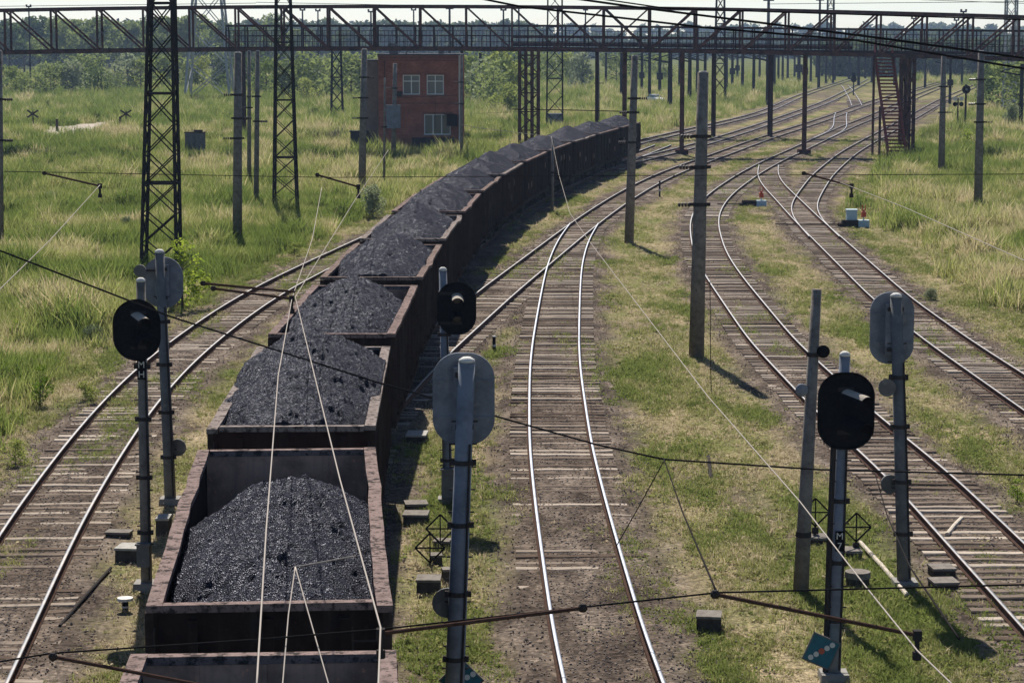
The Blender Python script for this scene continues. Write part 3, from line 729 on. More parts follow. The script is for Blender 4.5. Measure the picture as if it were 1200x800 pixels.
profs = {0: [(-6.3, 2.2), (-2, 3.4), (0, 3.5), (2.4, 3.3), (4.2, 2.5), (6.3, 1.7)],
         1: [(-6.3, 3.38), (-4.5, 3.62), (-1.5, 3.82), (.8, 3.92), (2.4, 3.6), (4.5, 2.8), (6.3, 2.3)],
         2: [(-6.3, 3.52), (-4.2, 3.95), (-1.6, 4.25), (.8, 4.42), (2.5, 4.3), (4.6, 3.8), (6.3, 3.4)],
         3: [(-6.3, 3.4), (-4.2, 3.75), (-1, 4.05), (1.2, 4.15), (3, 3.9), (5, 3.45), (6.3, 3.15)],
         4: [(-6.3, 3.5), (-4.2, 3.85), (-.5, 4.1), (1.6, 4.2), (3.6, 4.05), (5, 3.7), (6.3, 3.45)]}
for i in range(14):
    s = s1 + 13.78 * (i - 1) + WL / 2
    a, b = at_s(T_train, s - 4.33), at_s(T_train, s + 4.33); c = (a + b) / 2; rz = math.atan2(b[1] - a[1], b[0] - a[0]) - math.pi / 2
    make_wagon(i, c[0], c[1], rz, wl[i])
    pr = profs.get(i) or [(-6.3, 3.5), (-4.3, 3.95), (-1.4 + .7 * math.sin(i * 2.1), 4.15 + .15 * math.sin(i * 1.7)), (1.5, 4.2 + .14 * math.cos(i * 2.3)), (3.8, 4.0 + .12 * math.sin(i)), (5.2, 3.75), (6.3, 3.5)]
    coal_heap(i, c[0], c[1], rz, 4.3, pr, cl[i], .04 if i < 4 else (.065 if i < 7 else .10))

# ------------------------------------------------------------------ colour-light signals
def oval(w, h, n=36, p=.43):
    r = w * p; out = []
    for k in range(n):
        a = 2 * math.pi * (k + .5) / n; c, q = math.cos(a), math.sin(a)
        out.append((math.copysign(w / 2 - r, c) + r * c, math.copysign(h / 2 - r, q) + r * q))
    return out
def text_part(txt, size, loc, rot, mt, parent, name='lettering'):
    cu = bpy.data.curves.new(name, 'FONT'); cu.body = txt; cu.size = size; cu.align_x = 'CENTER'; cu.align_y = 'CENTER'; cu.extrude = .004
    cu.materials.append(mt); o = bpy.data.objects.new(name, cu); link(o, parent, loc); o.rotation_euler = rot; return o

def signal(base, zhead, w, h, front, label, post_h, post_r=.10, headx=0.0, yaw=0.0, lean=0.0, aim=0.0, letters=None, lamps=(), post_mat='greypaint', box=None, rnd=.43):
    X, Y = base
    t = thing('railway_signal', (X, Y, 0), label, 'railway signal', 'signals beside the tracks')
    lp = lambda zz: lean * zz
    p = MB(); p.tube([(0, 0, -.1), (lp(1.2), 0, 1.2), (lp(post_h), 0, post_h)], [post_r * 1.12, post_r * 1.05, post_r * .9], 16)
    po = p.build('post', M[post_mat], t, smooth=True)
    cp = MB(); cp.loft([[(lp(post_h) + r * math.cos(2 * math.pi * k / 14), r * math.sin(2 * math.pi * k / 14), post_h + q) for k in range(14)] for r, q in ((post_r * .93, .001), (post_r * .85, .04), (post_r * .45, .075))])
    cp.build('post_cap', M['whitepaint'], po, smooth=True)
    d = -1 if front else 1                 # the side the lamps face; the camera is on -y
    hx = lp(zhead) + headx; R = Matrix.Rotation(yaw, 3, 'Z')
    def P(x, y, zz): q = R @ Vector((x, y, 0)); return (hx + q.x, q.y + yoff, zhead + zz)
    yoff = d * (post_r + .10)
    o_ = oval(w, h, 36, rnd)
    s = MB(); s.loft([[P(a, -.018, b) for a, b in o_], [P(a, .018, b) for a, b in o_]])
    rimr = [[P(a * k1, y1, b * k1) for a, b in o_] for k1, y1 in ((.985, d * .018), (1.0, d * .05), (.97, d * .05), (.955, d * .02))]
    s.loft(rimr, False)
    for q in ((-.2, .2) if not front else ()): s.bar(P(-w * .47, -d * .03, q * h), P(w * .47, -d * .03, q * h), .03, .03)
    sh = s.build('head_shield', M['blackpaint'] if front else M['greyblue'], t)
    hb = MB(); hb.box(P(0, -d * .10, 0), (.30, .18, h * .72), R.to_4x4() if False else R); hb.build('lamp_housing', M['greyblue'] if not front else M['blackpaint'], t)
    br = MB()
    for q in (-.28, .28): br.box((lp(zhead) + headx * .5, yoff * .5, zhead + q * h), (.24 + abs(headx), abs(yoff) + .05, .07))
    br.build('bracket', M['darksteel'], t)
    for q in (.17, -.17):
        c = Vector(P(0, d * .03, q * h)); ax = (Matrix.Rotation(yaw + aim, 3, 'Z') @ Vector((0, d, -.12 if front else -.05))).normalized()
        sx = ax.cross(Vector((0, 0, 1))).normalized(); up = sx.cross(ax).normalized()
        if up.z < 0: up = -up
        v = MB(); n = 15; rings_o = []; rr = .15 if front else .13
        for (l, r_) in ((0, rr), (.52 if front else .4, rr * 1.0)):
            rings_o.append([c + ax * (l if not (l and abs(2 * math.pi * k / n) > 9) else l) + (sx * math.cos(-.5 + (math.pi + 1.0) * k / (n - 1)) + up * math.sin(-.5 + (math.pi + 1.0) * k / (n - 1))) * r_ for k in range(n)])
        rings_i = [[c + (q_ - c - ax * ((q_ - c).dot(ax))) * .93 + ax * ((q_ - c).dot(ax)) for q_ in r_] for r_ in rings_o]
        vs = rings_o[0] + rings_o[1] + rings_i[0] + rings_i[1]; fs = []; mi = []
        v.add(vs, [], 0)
        for k in range(n - 1):
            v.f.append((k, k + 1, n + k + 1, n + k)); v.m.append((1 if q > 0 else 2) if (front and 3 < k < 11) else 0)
            v.f.append((2 * n + k, 3 * n + k, 3 * n + k + 1, 2 * n + k + 1)); v.m.append(0)
            v.f.append((n + k, n + k + 1, 3 * n + k + 1, 3 * n + k)); v.m.append(0)
        vo = v.build('lamp_hood', [M['blackpaint'], M['hoodtop'], M['blackpaint']], t)
        ln = MB(); ln.cyl(c + ax * .01, c + ax * .05, .105, .09, 16); ln.build('lens', M['lensdark'], vo)
    ld = MB()
    for q in range(int((post_h - 1.4) / .35)):
        zz = .9 + .35 * q; ld.bar((lp(zz) - post_r - .06, .04 * d, zz), (lp(zz) + post_r + .06, .04 * d, zz), .022)
    for q in (.18, .36, .55, .72):
        zz = post_h * q + .05; ld.cyl((lp(zz), 0, zz - .035), (lp(zz), 0, zz + .035), post_r * 1.16, n=14); ld.box((lp(zz) + post_r * 1.2, -.03, zz), (.07, .06, .09)); ld.box((lp(zz) - post_r * 1.2, -.03, zz), (.07, .06, .09))
    ld.build('climbing_rung', M['darksteel'], t)
    cb = MB(); cb.tube([(lp(.3) + post_r * .7, -post_r * .9, .2), (lp(2) + post_r * .8, -post_r * .9, 2.), (lp(zhead - h / 2) + post_r * .7, -post_r * .95, zhead - h * .45)], .018, 6); cb.build('cable_pipe', M['darksteel'], t)
    for (lx, lz, r_, md) in lamps:
        q = MB(); c = Vector((lp(lz) + lx, -post_r - .05 if md != 'back' else post_r + .05, lz))
        q.tube([c + Vector((0, .16, .03)), c + Vector((0, .02, .01)), c + Vector((0, -.10, 0))], [r_ * .35, r_ * .9, r_], 16); lo = q.build('side_lamp', M['greypaint'] if md != 'dark' else M['blackpaint'], t, smooth=False)
        q = MB(); q.bar(c + Vector((0, .1, 0)), (lp(lz), 0, lz - .02), .05); q.build('lamp_arm', M['darksteel'], lo)
    if letters:
        zc, chars, sz = letters
        pl = MB(); pl.box((lp(zc), -post_r - .03, zc), (sz * .95, .012, sz * 1.12 * len(chars)))
        pb = pl.build('number_board', M['blackpaint'], t)
        for j, ch in enumerate(chars):
            text_part(ch, sz * 1.05, (lp(zc), -post_r - .041, zc + (len(chars) / 2 - .5 - j) * sz * 1.1), (math.radians(90), 0, 0), M['whitepaint'], pb)
    if box:
        bx, bz, bw, bh = box; q = MB(); q.box((lp(bz) + bx, -post_r - .09, bz), (bw, .18, bh)); q.box((lp(bz) + bx, -post_r - .09, bz + bh / 2 + .015), (bw + .05, .24, .03)); q.build('relay_box', M['greypaint'], t)
    f = MB(); f.box((0, 0, .04), (.5, .5, .22), None, 0, .9); f.build('footing', M['concrete'], t)
    return t

def sig(x, yb, xh, yh_, w, h, front, label, ytop, r, hx=0, yaw=0, ltop=None, aim=0, letters=None, lamps=(), mt='greypaint', box=None, rnd=.43):
    X, Yp = G(x, yb); zt = ZAT(ytop, Yp); lean = (XAT(ltop, ytop, Yp) - X) / zt; zh = ZAT(yh_, Yp)
    return signal((X, Yp), zh, w, h, front, label, zt, r, hx, yaw, lean, aim, letters and (ZAT(letters[0], Yp), *letters[1:]),
                  [(a, ZAT(b, Yp), c, d) for a, b, c, d in lamps], mt, box and (box[0], ZAT(box[1], Yp), *box[2:]), rnd)
sig(172, 690, 161, 385, .90, 1.17, True, 'black oval signal head facing the camera on a slim dark post left of wagons', 330, .10, -.06, 0, 165, .45, (432, ['M', 'H'], .17), (), 'concrete_pole', (-.02, 648, .24, .42), .5)
sig(200, 590, 187, 332, .90, 1.16, False, 'grey back of an oval signal, behind the black one left of the train', 296, .12, .02, 0, 187, 0, None, ((.20, 525, .2, 'back'), (-.42, 316, .14, 'g')), 'greypaint', None, .49)
sig(525, 590, 535, 360, .88, 1.20, True, 'black oval signal head facing the camera on a blue grey post by the wagons', 317, .10, .30, 0, 519, .06, None, (), 'greyblue', (.12, 565, .5, .65), .48)
sig(531, 850, 541, 470, .95, 1.42, False, 'large grey back of an oval signal on a thick ribbed post at bottom centre', 424, .14, -.03, 0, 547, 0, None, ((-.16, 708, .24, 'back'),), 'greyblue')
sig(1060, 688, 1046, 386, .84, 1.38, False, 'grey back of an oval signal with side lamps on a thick post at right', 348, .125, -.06, 0, 1050, 0, None, ((-.26, 452, .17, 'g'), (-.2, 568, .19, 'back')), 'greypaint')
sig(977, 797, 992, 479, .92, 1.26, True, 'black oval signal head facing the camera on the leaning post with teal sign', 417, .10, .02, 0, 990, .55, (632, ['M', '7'], .15), (), 'greyblue')

# teal diamond signs with reflectors
def diamond_sign(x, y, Y, label, rx, a=.62):
    X = XAT(x, y, Y); zc = ZAT(y, Y)
    t = thing('diamond_sign', (X, Y - .18, zc), label, 'sign', 'teal signs on the signal posts')
    R = Matrix.Rotation(math.radians(rx), 3, 'Y')
    p = MB(); p.box((0, 0, 0), (a, .014, a), R); pl = p.build('plate', M['teal'], t)
    fr = MB()
    for i, j in ((-1, 0), (1, 0), (0, -1), (0, 1)): fr.box(R @ Vector((i * a / 2, -.002, j * a / 2)), (.022 if i else a + .02, .026, .022 if j else a + .02), R)
    fr.build('plate_edge', M['greypaint'], pl)
    dr = R @ Vector((1, 0, 1)).normalized() if False else Vector((.80, 0, .45)).normalized()
    for k in range(5):
        c = dr * ((k - 2) * a * .215); q = MB(); q.cyl(c + Vector((0, -.006, 0)), c + Vector((0, -.02, 0)), .044 if k != 2 else .05, n=14); q.build('reflector', M['reddot'] if k == 2 else M['dot'], pl)
    b = MB(); b.box((0, .12, 0), (.05, .22, .05)); b.build('bracket', M['darksteel'], t)
    return t
diamond_sign(961, 759, 38.0, 'teal diamond sign with five round reflectors on the leaning right hand signal post', 24, .47)
diamond_sign(541, 793, 35.9, 'teal diamond sign low on the thick signal post at the bottom edge', 45, .48)
# dark pipe beside the right hand signal
X0, Y0 = G(967, 797)
pp = MB(); pp.tube([(X0, Y0, 0), (XAT(972, 640, Y0), Y0, ZAT(640, Y0)), (XAT(977, 523, Y0), Y0, ZAT(523, Y0))], .05, 10)
tag(pp.build('cable_post', M['darksteel']), 'thin dark pipe post standing just left of the leaning right hand signal', 'post')

# ------------------------------------------------------------------ concrete poles
def pole(x, yb, xt, yt, r0, r1, label, group=None, name='concrete_pole', cat='pole', mt='concrete_pole', bands=2, insul=True, cap=True, seg=14):
    X, Yp = G(x, yb); zt = ZAT(yt, Yp); dx = XAT(xt, yt, Yp) - X
    t = thing(name, (X, Yp, 0), label, cat, group)
    b = MB(); b.tube([(0, 0, -.15), (dx * .5, 0, zt * .5), (dx, 0, zt)], [r0, (r0 + r1) / 2, r1], seg); b.build('shaft', M[mt], t, smooth=True)
    if cap:
        c = MB(); c.cyl((dx, 0, zt + .001), (dx, 0, zt + .05), r1 * .9, r1 * .6, seg); c.build('cap', M['concrete_pale'], t)
    for k in range(bands):
        q = .55 + .38 * k / max(1, bands) + random.uniform(-.03, .03); c = MB(); rr = (r0 + (r1 - r0) * q) * 1.08
        c.cyl((dx * q, 0, zt * q - .06), (dx * q, 0, zt * q + .06), rr, n=seg)
        for sx in (-1, 1): c.box((dx * q + sx * (rr + .05), 0, zt * q), (.12, .08, .10))
        o = c.build('clamp_band', M['darksteel'], t)
        if insul:
            d = MB(); sx = random.choice((-1, 1)); a = Vector((dx * q + sx * (rr + .1), -.02, zt * q)); e = a + Vector((sx * .42, -.1, .0))
            for j in range(4): p_ = a.lerp(e, (j + .5) / 4); d.cyl(p_ - (e - a) * .07, p_ + (e - a) * .07, .085, .05, 8)
            d.build('insulator', M['insul'], o)
    return t
pole(816, 418, 824, 85, .26, .18, 'thick weathered concrete pole standing in the grass between the middle and right tracks', bands=3)
pole(737, 285, 744, 66, .25, .17, 'concrete pole right of the far end of the coal train', bands=3)
pole(278, 281, 279, 62, .26, .20, 'concrete pole right of the tall lattice mast, in the left meadow', bands=3)
pole(292, 216, 292, 60, .16, .12, 'slim concrete pole just right of the thicker meadow pole', bands=1)
pole(300, 244, 302, 60, .17, .13, 'second slim pole of the close pair in the left meadow', bands=2)
pole(424, 226, 427, 58, .27, .20, 'concrete pole left of the red brick building', bands=3)
pole(450, 219, 451, 92, .09, .07, 'thin grey post in front of the left corner of the brick building', bands=1, insul=False)
pole(461, 186, 463, 75, .22, .18, 'concrete pole with a grey cabinet standing against the front of the brick building', bands=2)
pole(541, 190, 541, 64, .14, .11, 'slim post at the right corner of the brick building', bands=2)
pole(0, 291, -1, 60, .20, .16, 'dark pole cut by the left edge of the photo', bands=2)
pole(1146, 246, 1150, 60, .28, .20, 'thick concrete pole in the right meadow, the right one of two', bands=3)
pole(1103, 204, 1106, 66, .28, .20, 'concrete pole in the right meadow, left of the thicker one', bands=2)
pole(700, 146, 700, 60, .30, .26, 'grey concrete column under the footbridge beyond the last wagon', bands=1)
pole(647, 249, 648, 165, .10, .09, 'thin grey post with a white wire beside the coal wagons', bands=1, insul=False)
# leaning timber-like pole with two lamps
X0, Y0 = G(938, 696); zt = ZAT(339, Y0); dx = XAT(957, 339, Y0) - X0
t = thing('leaning_pole', (X0, Y0, 0), 'leaning concrete pole with two round lamps left of the black signal on the right', 'pole')
b = MB(); b.tube([(0, 0, -.1), (dx * .22, 0, zt * .22), (dx, 0, zt)], [.155, .135, .095], 10); b.build('shaft', M['concrete_pole'], t, smooth=True)
b = MB(); b.cyl((dx * .2, 0, zt * .2 - .05), (dx * .2, 0, zt * .2 + .05), .15, n=12); b.cyl((dx * .79, 0, zt * .79 - .04), (dx * .79, 0, zt * .79 + .04), .12, n=12); b.build('clamp_band', M['darksteel'], t)
for (x, y, mm, sx) in ((964, 411, 'blackpaint', 1), (939, 456, 'greyblue', -1)):
    c = Vector((XAT(x, y, Y0) - X0, -.05, ZAT(y, Y0))); q = MB(); q.tube([c + Vector((0, .12, 0)), c + Vector((0, .05, 0)), c + Vector((0, -.06, 0)), c + Vector((0, -.09, 0))], [.05, .11, .125, .10], 14); lo = q.build('lamp', M[mm], t, smooth=True)
    q = MB(); q.bar(c + Vector((0, .06, 0)), (dx * c.z / zt, 0, c.z), .04); q.build('lamp_bracket', M['darksteel'], lo)
# grey cabinet on the pole by the brick building
X0, Y0 = G(461, 186)
cb = MB(); zc = ZAT(137, Y0); cb.box((0, 0, 0), (1.25, .5, 2.0)); cb.box((0, 0, 1.03), (1.35, .6, .06)); cb.box((0, -.256, 0), (.03, .012, 1.9))
tag(cb.build('switch_cabinet', M['greyblue'], None, loc=(X0 + .05, Y0 - .52, zc)), 'blue grey cabinet mounted on the pole before the brick building', 'cabinet')

# ------------------------------------------------------------------ lattice masts
def lattice(x, yb, wb, yt, wt, label, group=None, r=.055, seg=1.25, mt='latt', ztop=None, foot=True, xt=None, arms=(), name='lattice_mast'):
    X, Yp = G(x, yb); zt = ztop or ZAT(yt, Yp); dx = (XAT(xt, yt, Yp) - X) if xt else 0
    t = thing(name, (X, Yp, 0), label, 'mast', group)
    zs = [0.0]
    while zs[-1] < zt: zs.append(zs[-1] + seg)
    W = lambda q: (wb + (wt - wb) * min(1, q / zt)) / 2
    C = lambda q, i: Vector((dx * q / zt + W(q) * (-1, 1, 1, -1)[i], W(q) * (-1, -1, 1, 1)[i], q))
    l = MB()
    for i in range(4): l.bar(C(0, i), C(zs[-1], i), r * 2.2, r * 2.2)
    l.build('leg_angles', M[mt], t)
    d = MB()
    for j in range(len(zs) - 1):
        for i in range(4):
            k = (i + 1) % 4
            d.bar(C(zs[j], i), C(zs[j + 1], k), r * .9, r * .9); d.bar(C(zs[j], k), C(zs[j + 1], i), r * .9, r * .9)
            if j % 3 == 0 and j: d.bar(C(zs[j], i), C(zs[j], k), r * 1.6, r * 1.6)
    d.build('bracing', M[mt], t)
    if foot:
        f = MB()
        for i in range(4): f.box((W(0) * (-1, 1, 1, -1)[i], W(0) * (-1, -1, 1, 1)[i], .05), (.5, .5, .4))
        f.build('footing', M['concrete'], t)
    for (az, al) in arms:
        a = MB(); a.bar((dx * az / zt - al, 0, az), (dx * az / zt + al, 0, az), .15, .2); a.bar((dx * az / zt - al, 0, az), (dx * az / zt, 0, az + .9), .08); a.bar((dx * az / zt + al, 0, az), (dx * az / zt, 0, az + .9), .08)
        for q in (-al, al):
            for j in range(4): a.cyl((dx * az / zt + q * .95, 0, az - .15 - j * .22), (dx * az / zt + q * .95, 0, az - .32 - j * .22), .16, .1, 8)
        a.build('cross_arm', M[mt], t)
    return t
lattice(189, 318, 1.62, 0, .80, 'tall dark lattice mast in the left meadow behind the two signals', r=.062, seg=1.35, ztop=16.5, xt=192)
lattice(335, 251, 1.42, 0, .66, 'slimmer dark lattice mast right of the meadow poles', r=.05, seg=1.15, ztop=17)
lattice(650, 152, 1.9, 0, 1.6, 'lattice mast rising behind the coal train between the footbridge piers', r=.07, seg=2.0, ztop=20, foot=False)
lattice(395, 137, 1.6, 60, 1.2, 'short lattice mast beyond the meadow, left of the brick building', r=.09, seg=1.8)
lattice(843, 121, 2.0, 0, 1.0, 'lattice mast beyond the footbridge, left of the shining crossover', r=.10, seg=2.2, ztop=24)
lattice(972, 98, 1.8, 0, 1.2, 'thin lattice mast rising above the footbridge near the staircase', r=.11, seg=3, ztop=34)
lattice(1182, 130, 1.7, 0, 1.4, 'pale lattice mast rising above the footbridge at the right edge', r=.10, seg=2.2, ztop=24, mt='lattpale')
lattice(246, 116, 8.0, 0, 1.8, 'wide pale lattice pylon in the meadow behind the footbridge', r=.17, seg=6.2, mt='lattpale', ztop=34, arms=((24, 6),), name='power_pylon')
# concrete foot of the mast behind the train
X0, Y0 = G(650, 152); b = MB(); b.box((0, 0, ZAT(140, Y0) / 2), (1.9, 1.9, ZAT(126, Y0)), None, 0, .9)
tag(b.build('mast_plinth', M['greyblue'], None, loc=(X0, Y0, 0)), 'blue grey plinth under the lattice mast behind the coal train', 'plinth')

# far catenary posts
def thin_post(x, yb, yt, w, label, grp, lamp=False, mt='latt'):
    X, Yp = G(x, yb); zt = ZAT(yt, Yp); b = MB(); r = w / F * Yp / 2
    b.tube([(0, 0, -.1), (0, 0, zt)], [r, r * .8], 8)
    sd = 1 if X < 22 else -1
    b.bar((0, 0, zt * .82), (sd * 2.6, 0, zt * .88), r * .7); b.bar((0, 0, zt * .97), (sd * 2.4, 0, zt * .89), r * .4)
    if lamp: b.box((0, -.1, zt * .45), (r * 3.4, r * 3, r * 4))
    return tag(b.build('catenary_post', M[mt], None, loc=(X, Yp, 0)), label, 'post', grp)
GP = 'catenary posts beyond the footbridge'
for i, (x, yb, yt, w) in enumerate([(563, 120, 62, 4), (683, 105, 62, 3), (785, 127, 62, 6), (761, 118, 62, 4), (773, 112, 62, 4), (808, 120, 62, 5), (817, 112, 62, 4), (870, 106, 60, 4), (858, 103, 60, 3.5), (883, 112, 60, 4), (900, 123, 60, 6),
                                     (923, 92, 60, 3), (936, 97, 60, 4.5), (957, 91, 60, 3), (963, 89, 58, 3), (986, 87, 58, 3), (995, 93, 58, 3.5), (912, 99, 60, 3), (931, 90, 60, 2.5), (1084, 103, 62, 3), (1113, 122, 66, 3.5), (1022, 97, 62, 3.5), (1196, 150, 75, 5), (728, 116, 62, 4), (752, 110, 62, 3.5), (796, 106, 62, 3), (826, 116, 62, 4), (851, 108, 62, 4), (864, 96, 60, 3), (890, 98, 60, 3), (907, 108, 60, 4), (917, 95, 60, 3), (943, 103, 60, 4), (950, 96, 60, 3), (978, 94, 60, 3), (1006, 100, 60, 3.5), (1014, 92, 60, 2.5), (1048, 100, 62, 3), (710, 104, 62, 3), (615, 108, 62, 3)]):
    nm = {0: 'dark post right of the brick building, in front of the bushes', 19: 'thin post right of the staircase, near the dark wood', 20: 'thin post between the two thick meadow poles on the right', 22: 'post at the right edge behind the meadow poles', 10: 'thickest far post left of the distant tracks',
          1: 'thin far post left of the grey column under the footbridge'}.get(i)
    thin_post(x, yb, yt, w, nm or 'slim dark catenary post in the cluster of posts beyond the footbridge', GP, i % 4 == 0)
for i, (x, yt, w) in enumerate([(35, 8, 2), (355, 12, 2.2), (373, 13, 2), (435, 14, 2.4), (485, 12, 2), (527, 10, 3), (590, 12, 2.4), (608, 10, 2.4), (686, 12, 2), (900, 0, 4), (960, 0, 3), (1128, 14, 2.4), (1070, 22, 2), (1120, 24, 2)]):
    Yp = 520 + 40 * (i % 5); X = XAT(x, 60, Yp); zt = ZAT(yt, Yp); b = MB(); r = w / F * Yp / 2
    b.tube([(0, 0, -.1), (0, 0, zt)], [r * 1.2, r * .8], 6); b.box((0, 0, zt), (r * 6, r * 3, r * 1.5))
    for sx in (-1, 1): b.box((sx * r * 2.3, -.2, zt + r * 1.5), (r * 1.8, r * 1.5, r * 1.8))
    tag(b.build('floodlight_mast', M['latt'], None, loc=(X, Yp, 0)), 'thin far floodlight mast showing above the footbridge against the sky', 'mast', 'far floodlight masts on the skyline')

# ------------------------------------------------------------------ footbridge
YB = 218.0; SB = F / YB
def zb(X):
    x = X / 47.0; return 9.02 - .30 * x + .62 * (1 - min(1.6, x * x))
HB = 3.85
fb = thing('footbridge', (0, YB, 0), 'long dark red steel truss footbridge crossing the whole yard', 'bridge')
nP = 38; PW = 4.2; xs0 = -79.8
for yy in (0.0, 2.6):
    ch = [MB(), MB()]
    for i in range(nP):
        a, b2 = xs0 + PW * i, xs0 + PW * (i + 1)
        ch[0].bar((a, yy, zb(a)), (b2, yy, zb(b2)), .26, .34); ch[1].bar((a, yy, zb(a) + HB), (b2, yy, zb(b2) + HB), .24, .30)
        w = MB(); w.bar((a, yy, zb(a) + .17), (a, yy, zb(a) + HB - .15), .18, .22)
        w.build('vertical', M['bridge'], fb)
        d = MB()
        if a < 10: d.bar((a, yy + .02, zb(a) + HB), (b2, yy + .02, zb(b2)), .14, .16)
        else: d.bar((a, yy + .02, zb(a)), (b2, yy + .02, zb(b2) + HB), .14, .16)
        d.build('diagonal', M['bridge'], fb)
        if yy > 0 and 0 < a < 10: d = MB(); d.bar((a, yy + .15, zb(a)), (b2, yy + .15, zb(b2) + HB), .12, .14); d.build('diagonal', M['bridge'], fb)
    for c in ch: c.build('chord', M['bridge'], fb)
d = MB(); hr = MB(); tb = MB()
for i in range(nP):
    a, b2 = xs0 + PW * i, xs0 + PW * (i + 1)
    tb.bar((a, 0, zb(a) + HB), (a, 2.6, zb(a) + HB), .12, .16); tb.bar((a, 0, zb(a)), (a, 2.6, zb(a)), .16, .2)
    d.bar((a, 1.3, zb(a) + .2), (b2, 1.3, zb(b2) + .2), 2.2, .07)
    for yy in ((.25, 2.35) if a > -26 else ()):
        hr.bar((a, yy, zb(a) + 1.25), (b2, yy, zb(b2) + 1.25), .05)
        for k in range(3): q = a + PW * k / 3; hr.bar((q, yy, zb(q) + .2), (q, yy, zb(q) + 1.25), .035)
d.build('deck', M['bridgedark'], fb); hr.build('handrail', M['bridgedark'], fb); tb.build('cross_tie', M['bridge'], fb)
def pier(x, wpx, nleg, mt='bridge', base=True):
    X = XAT(x, 60, YB); b = MB(); w = wpx / SB
    for i in range(nleg):
        q = X - w / 2 + w * i / max(1, nleg - 1) if nleg > 1 else X
        for yy in ((.0, 2.6) if nleg > 1 else (1.3,)): b.bar((q, yy, -.1), (q, yy, zb(q) - .17), .30 if nleg > 1 else .4, .3)
    if nleg > 1:
        for k in range(5):
            z0, z1 = .6 + 1.7 * k, 2.3 + 1.7 * k
            b.bar((X - w / 2, 0, z0), (X + w / 2, 0, z1), .12); b.bar((X - w / 2, 2.6, z1), (X + w / 2, 2.6, z0), .12)
            b.bar((X - w / 2, 0, z1), (X + w / 2, 0, z1), .12)
    if base: b.box((X, 1.3, .15), (w + .9, 3.6 if nleg > 1 else 1.2, .7))
    b.build('pier', M[mt], fb)
pier(620, 22, 4); pier(733, 3, 1); pier(801, 3, 1); pier(946, 3, 1); pier(1067, 10, 2); pier(-90, 22, 3); pier(1290, 22, 3)
# staircase on the right: a flight coming towards the camera
st = MB(); X0 = XAT(1038, 100, YB); sw = 1.6; n = 30; zt = zb(X0) + .1; y_top, y_bot = 2.0, -7.5
tr = MB()
for i in range(n):
    q = (i + .5) / n; zz = zt * q; yy = y_bot + (y_top - y_bot) * q
    tr.box((X0, yy, zz), (sw, .27, .05)); tr.box((X0, yy + .12, zz - .07), (sw, .02, .09))
sr = tr.build('stair_tread', M['stairred'], fb)
for sx in (-1, 1):
    st.bar((X0 + sx * sw / 2, y_bot, -.05), (X0 + sx * sw / 2, y_top, zt), .1, .3)
    for q in (.95, .5): st.bar((X0 + sx * sw / 2, y_bot, q), (X0 + sx * sw / 2, y_top, zt + q), .06)
    for k in range(12): q = k / 11; st.bar((X0 + sx * sw / 2, y_bot + (y_top - y_bot) * q, zt * q), (X0 + sx * sw / 2, y_bot + (y_top - y_bot) * q, zt * q + .95), .05)
st.build('stair_rail', M['stairred'], fb)
tw = MB()
for xx, yy in ((X0 - 1.15, -.3), (X0 + 1.3, -.3), (X0 - 1.15, -4.4), (X0 + 1.5, -4.4)): tw.bar((xx, yy, -.05), (xx, yy, zb(X0) if yy > -1 else 4.6), .2)
xr = XAT(1067, 100, YB)
for a, b2 in (((X0 + 1.3, -.3, .4), (xr, -.2, 5)), ((X0 + 1.3, -.3, 5), (xr, -.2, .6)), ((X0 + 1.3, -.3, zb(X0)), (xr, -.2, 4.6)), ((X0 + 1.3, -.3, .45), (xr + .8, -.4, .35)), ((X0 + 1.3, -.3, 4.8), (xr, -.2, 4.8))): tw.bar(a, b2, .17)
tw.build('stair_frame', M['bridge'], fb)

# second, lower walkway behind it
YW = 258.0
wk = thing('pipe_gantry', (0, YW, 0), 'dark railed gantry walkway running behind the truss footbridge', 'gantry')
x0, x1 = XAT(265, 45, YW), XAT(1260, 45, YW)
b = MB(); r_ = MB(); zl, zh = ZAT(57, YW), ZAT(30.5, YW)
zq = lambda X: -.35 * max(0, X - 5) / 50 * 1.6
seg = np.linspace(x0, x1, 46)
for a, b2 in zip(seg[:-1], seg[1:]):
    b.bar((a, 0, zl + zq(a)), (b2, 0, zl + zq(b2)), .3, .3); b.bar((a, 0, zh + zq(a)), (b2, 0, zh + zq(b2)), .2, .22); b.bar((a, 2.4, zh + zq(a)), (b2, 2.4, zh + zq(b2)), .2, .22)
    b.bar((a, 1.2, zl + zq(a) + .1), (b2, 1.2, zl + zq(b2) + .1), 2.4, .1)
    r_ = MB(); r_.bar((a, 0, zl + zq(a)), (a, 0, zh + zq(a)), .14); r_.bar((a, 2.4, zl + zq(a)), (a, 2.4, zh + zq(a)), .14)
    for q in (.3, .55, .78): 
        r_.bar((a, 0, zl + (zh - zl) * q + zq(a)), (b2, 0, zl + (zh - zl) * q + zq(b2)), .06); 
    for k in range(1, 5): q = a + (b2 - a) * k / 5; r_.bar((q, 0, zl + zq(q)), (q, 0, zl + (zh - zl) * .8 + zq(q)), .05)
    r_.build('railing', M['bridgedark'], wk)
b.build('girder', M['bridgedark'], wk)
pb = MB(); a, b2 = XAT(600, 45, YW), XAT(1000, 45, YW)
for yy, zz, rr in ((1.0, .45, .22), (1.5, 1.25, .16)): pb.tube([(a + (b2 - a) * q / 12, yy, zl + zz + zq(a + (b2 - a) * q / 12)) for q in range(13)], rr, 10)
pb.build('pipe', M['bridge'], wk)
ps = MB()
for x in (283, 541, 700, 838, 905, 1062):
    X = XAT(x, 60, YW)
    for yy in (0, 2.4): ps.bar((X, yy, -.1), (X, yy, zl + zq(X)), .28)
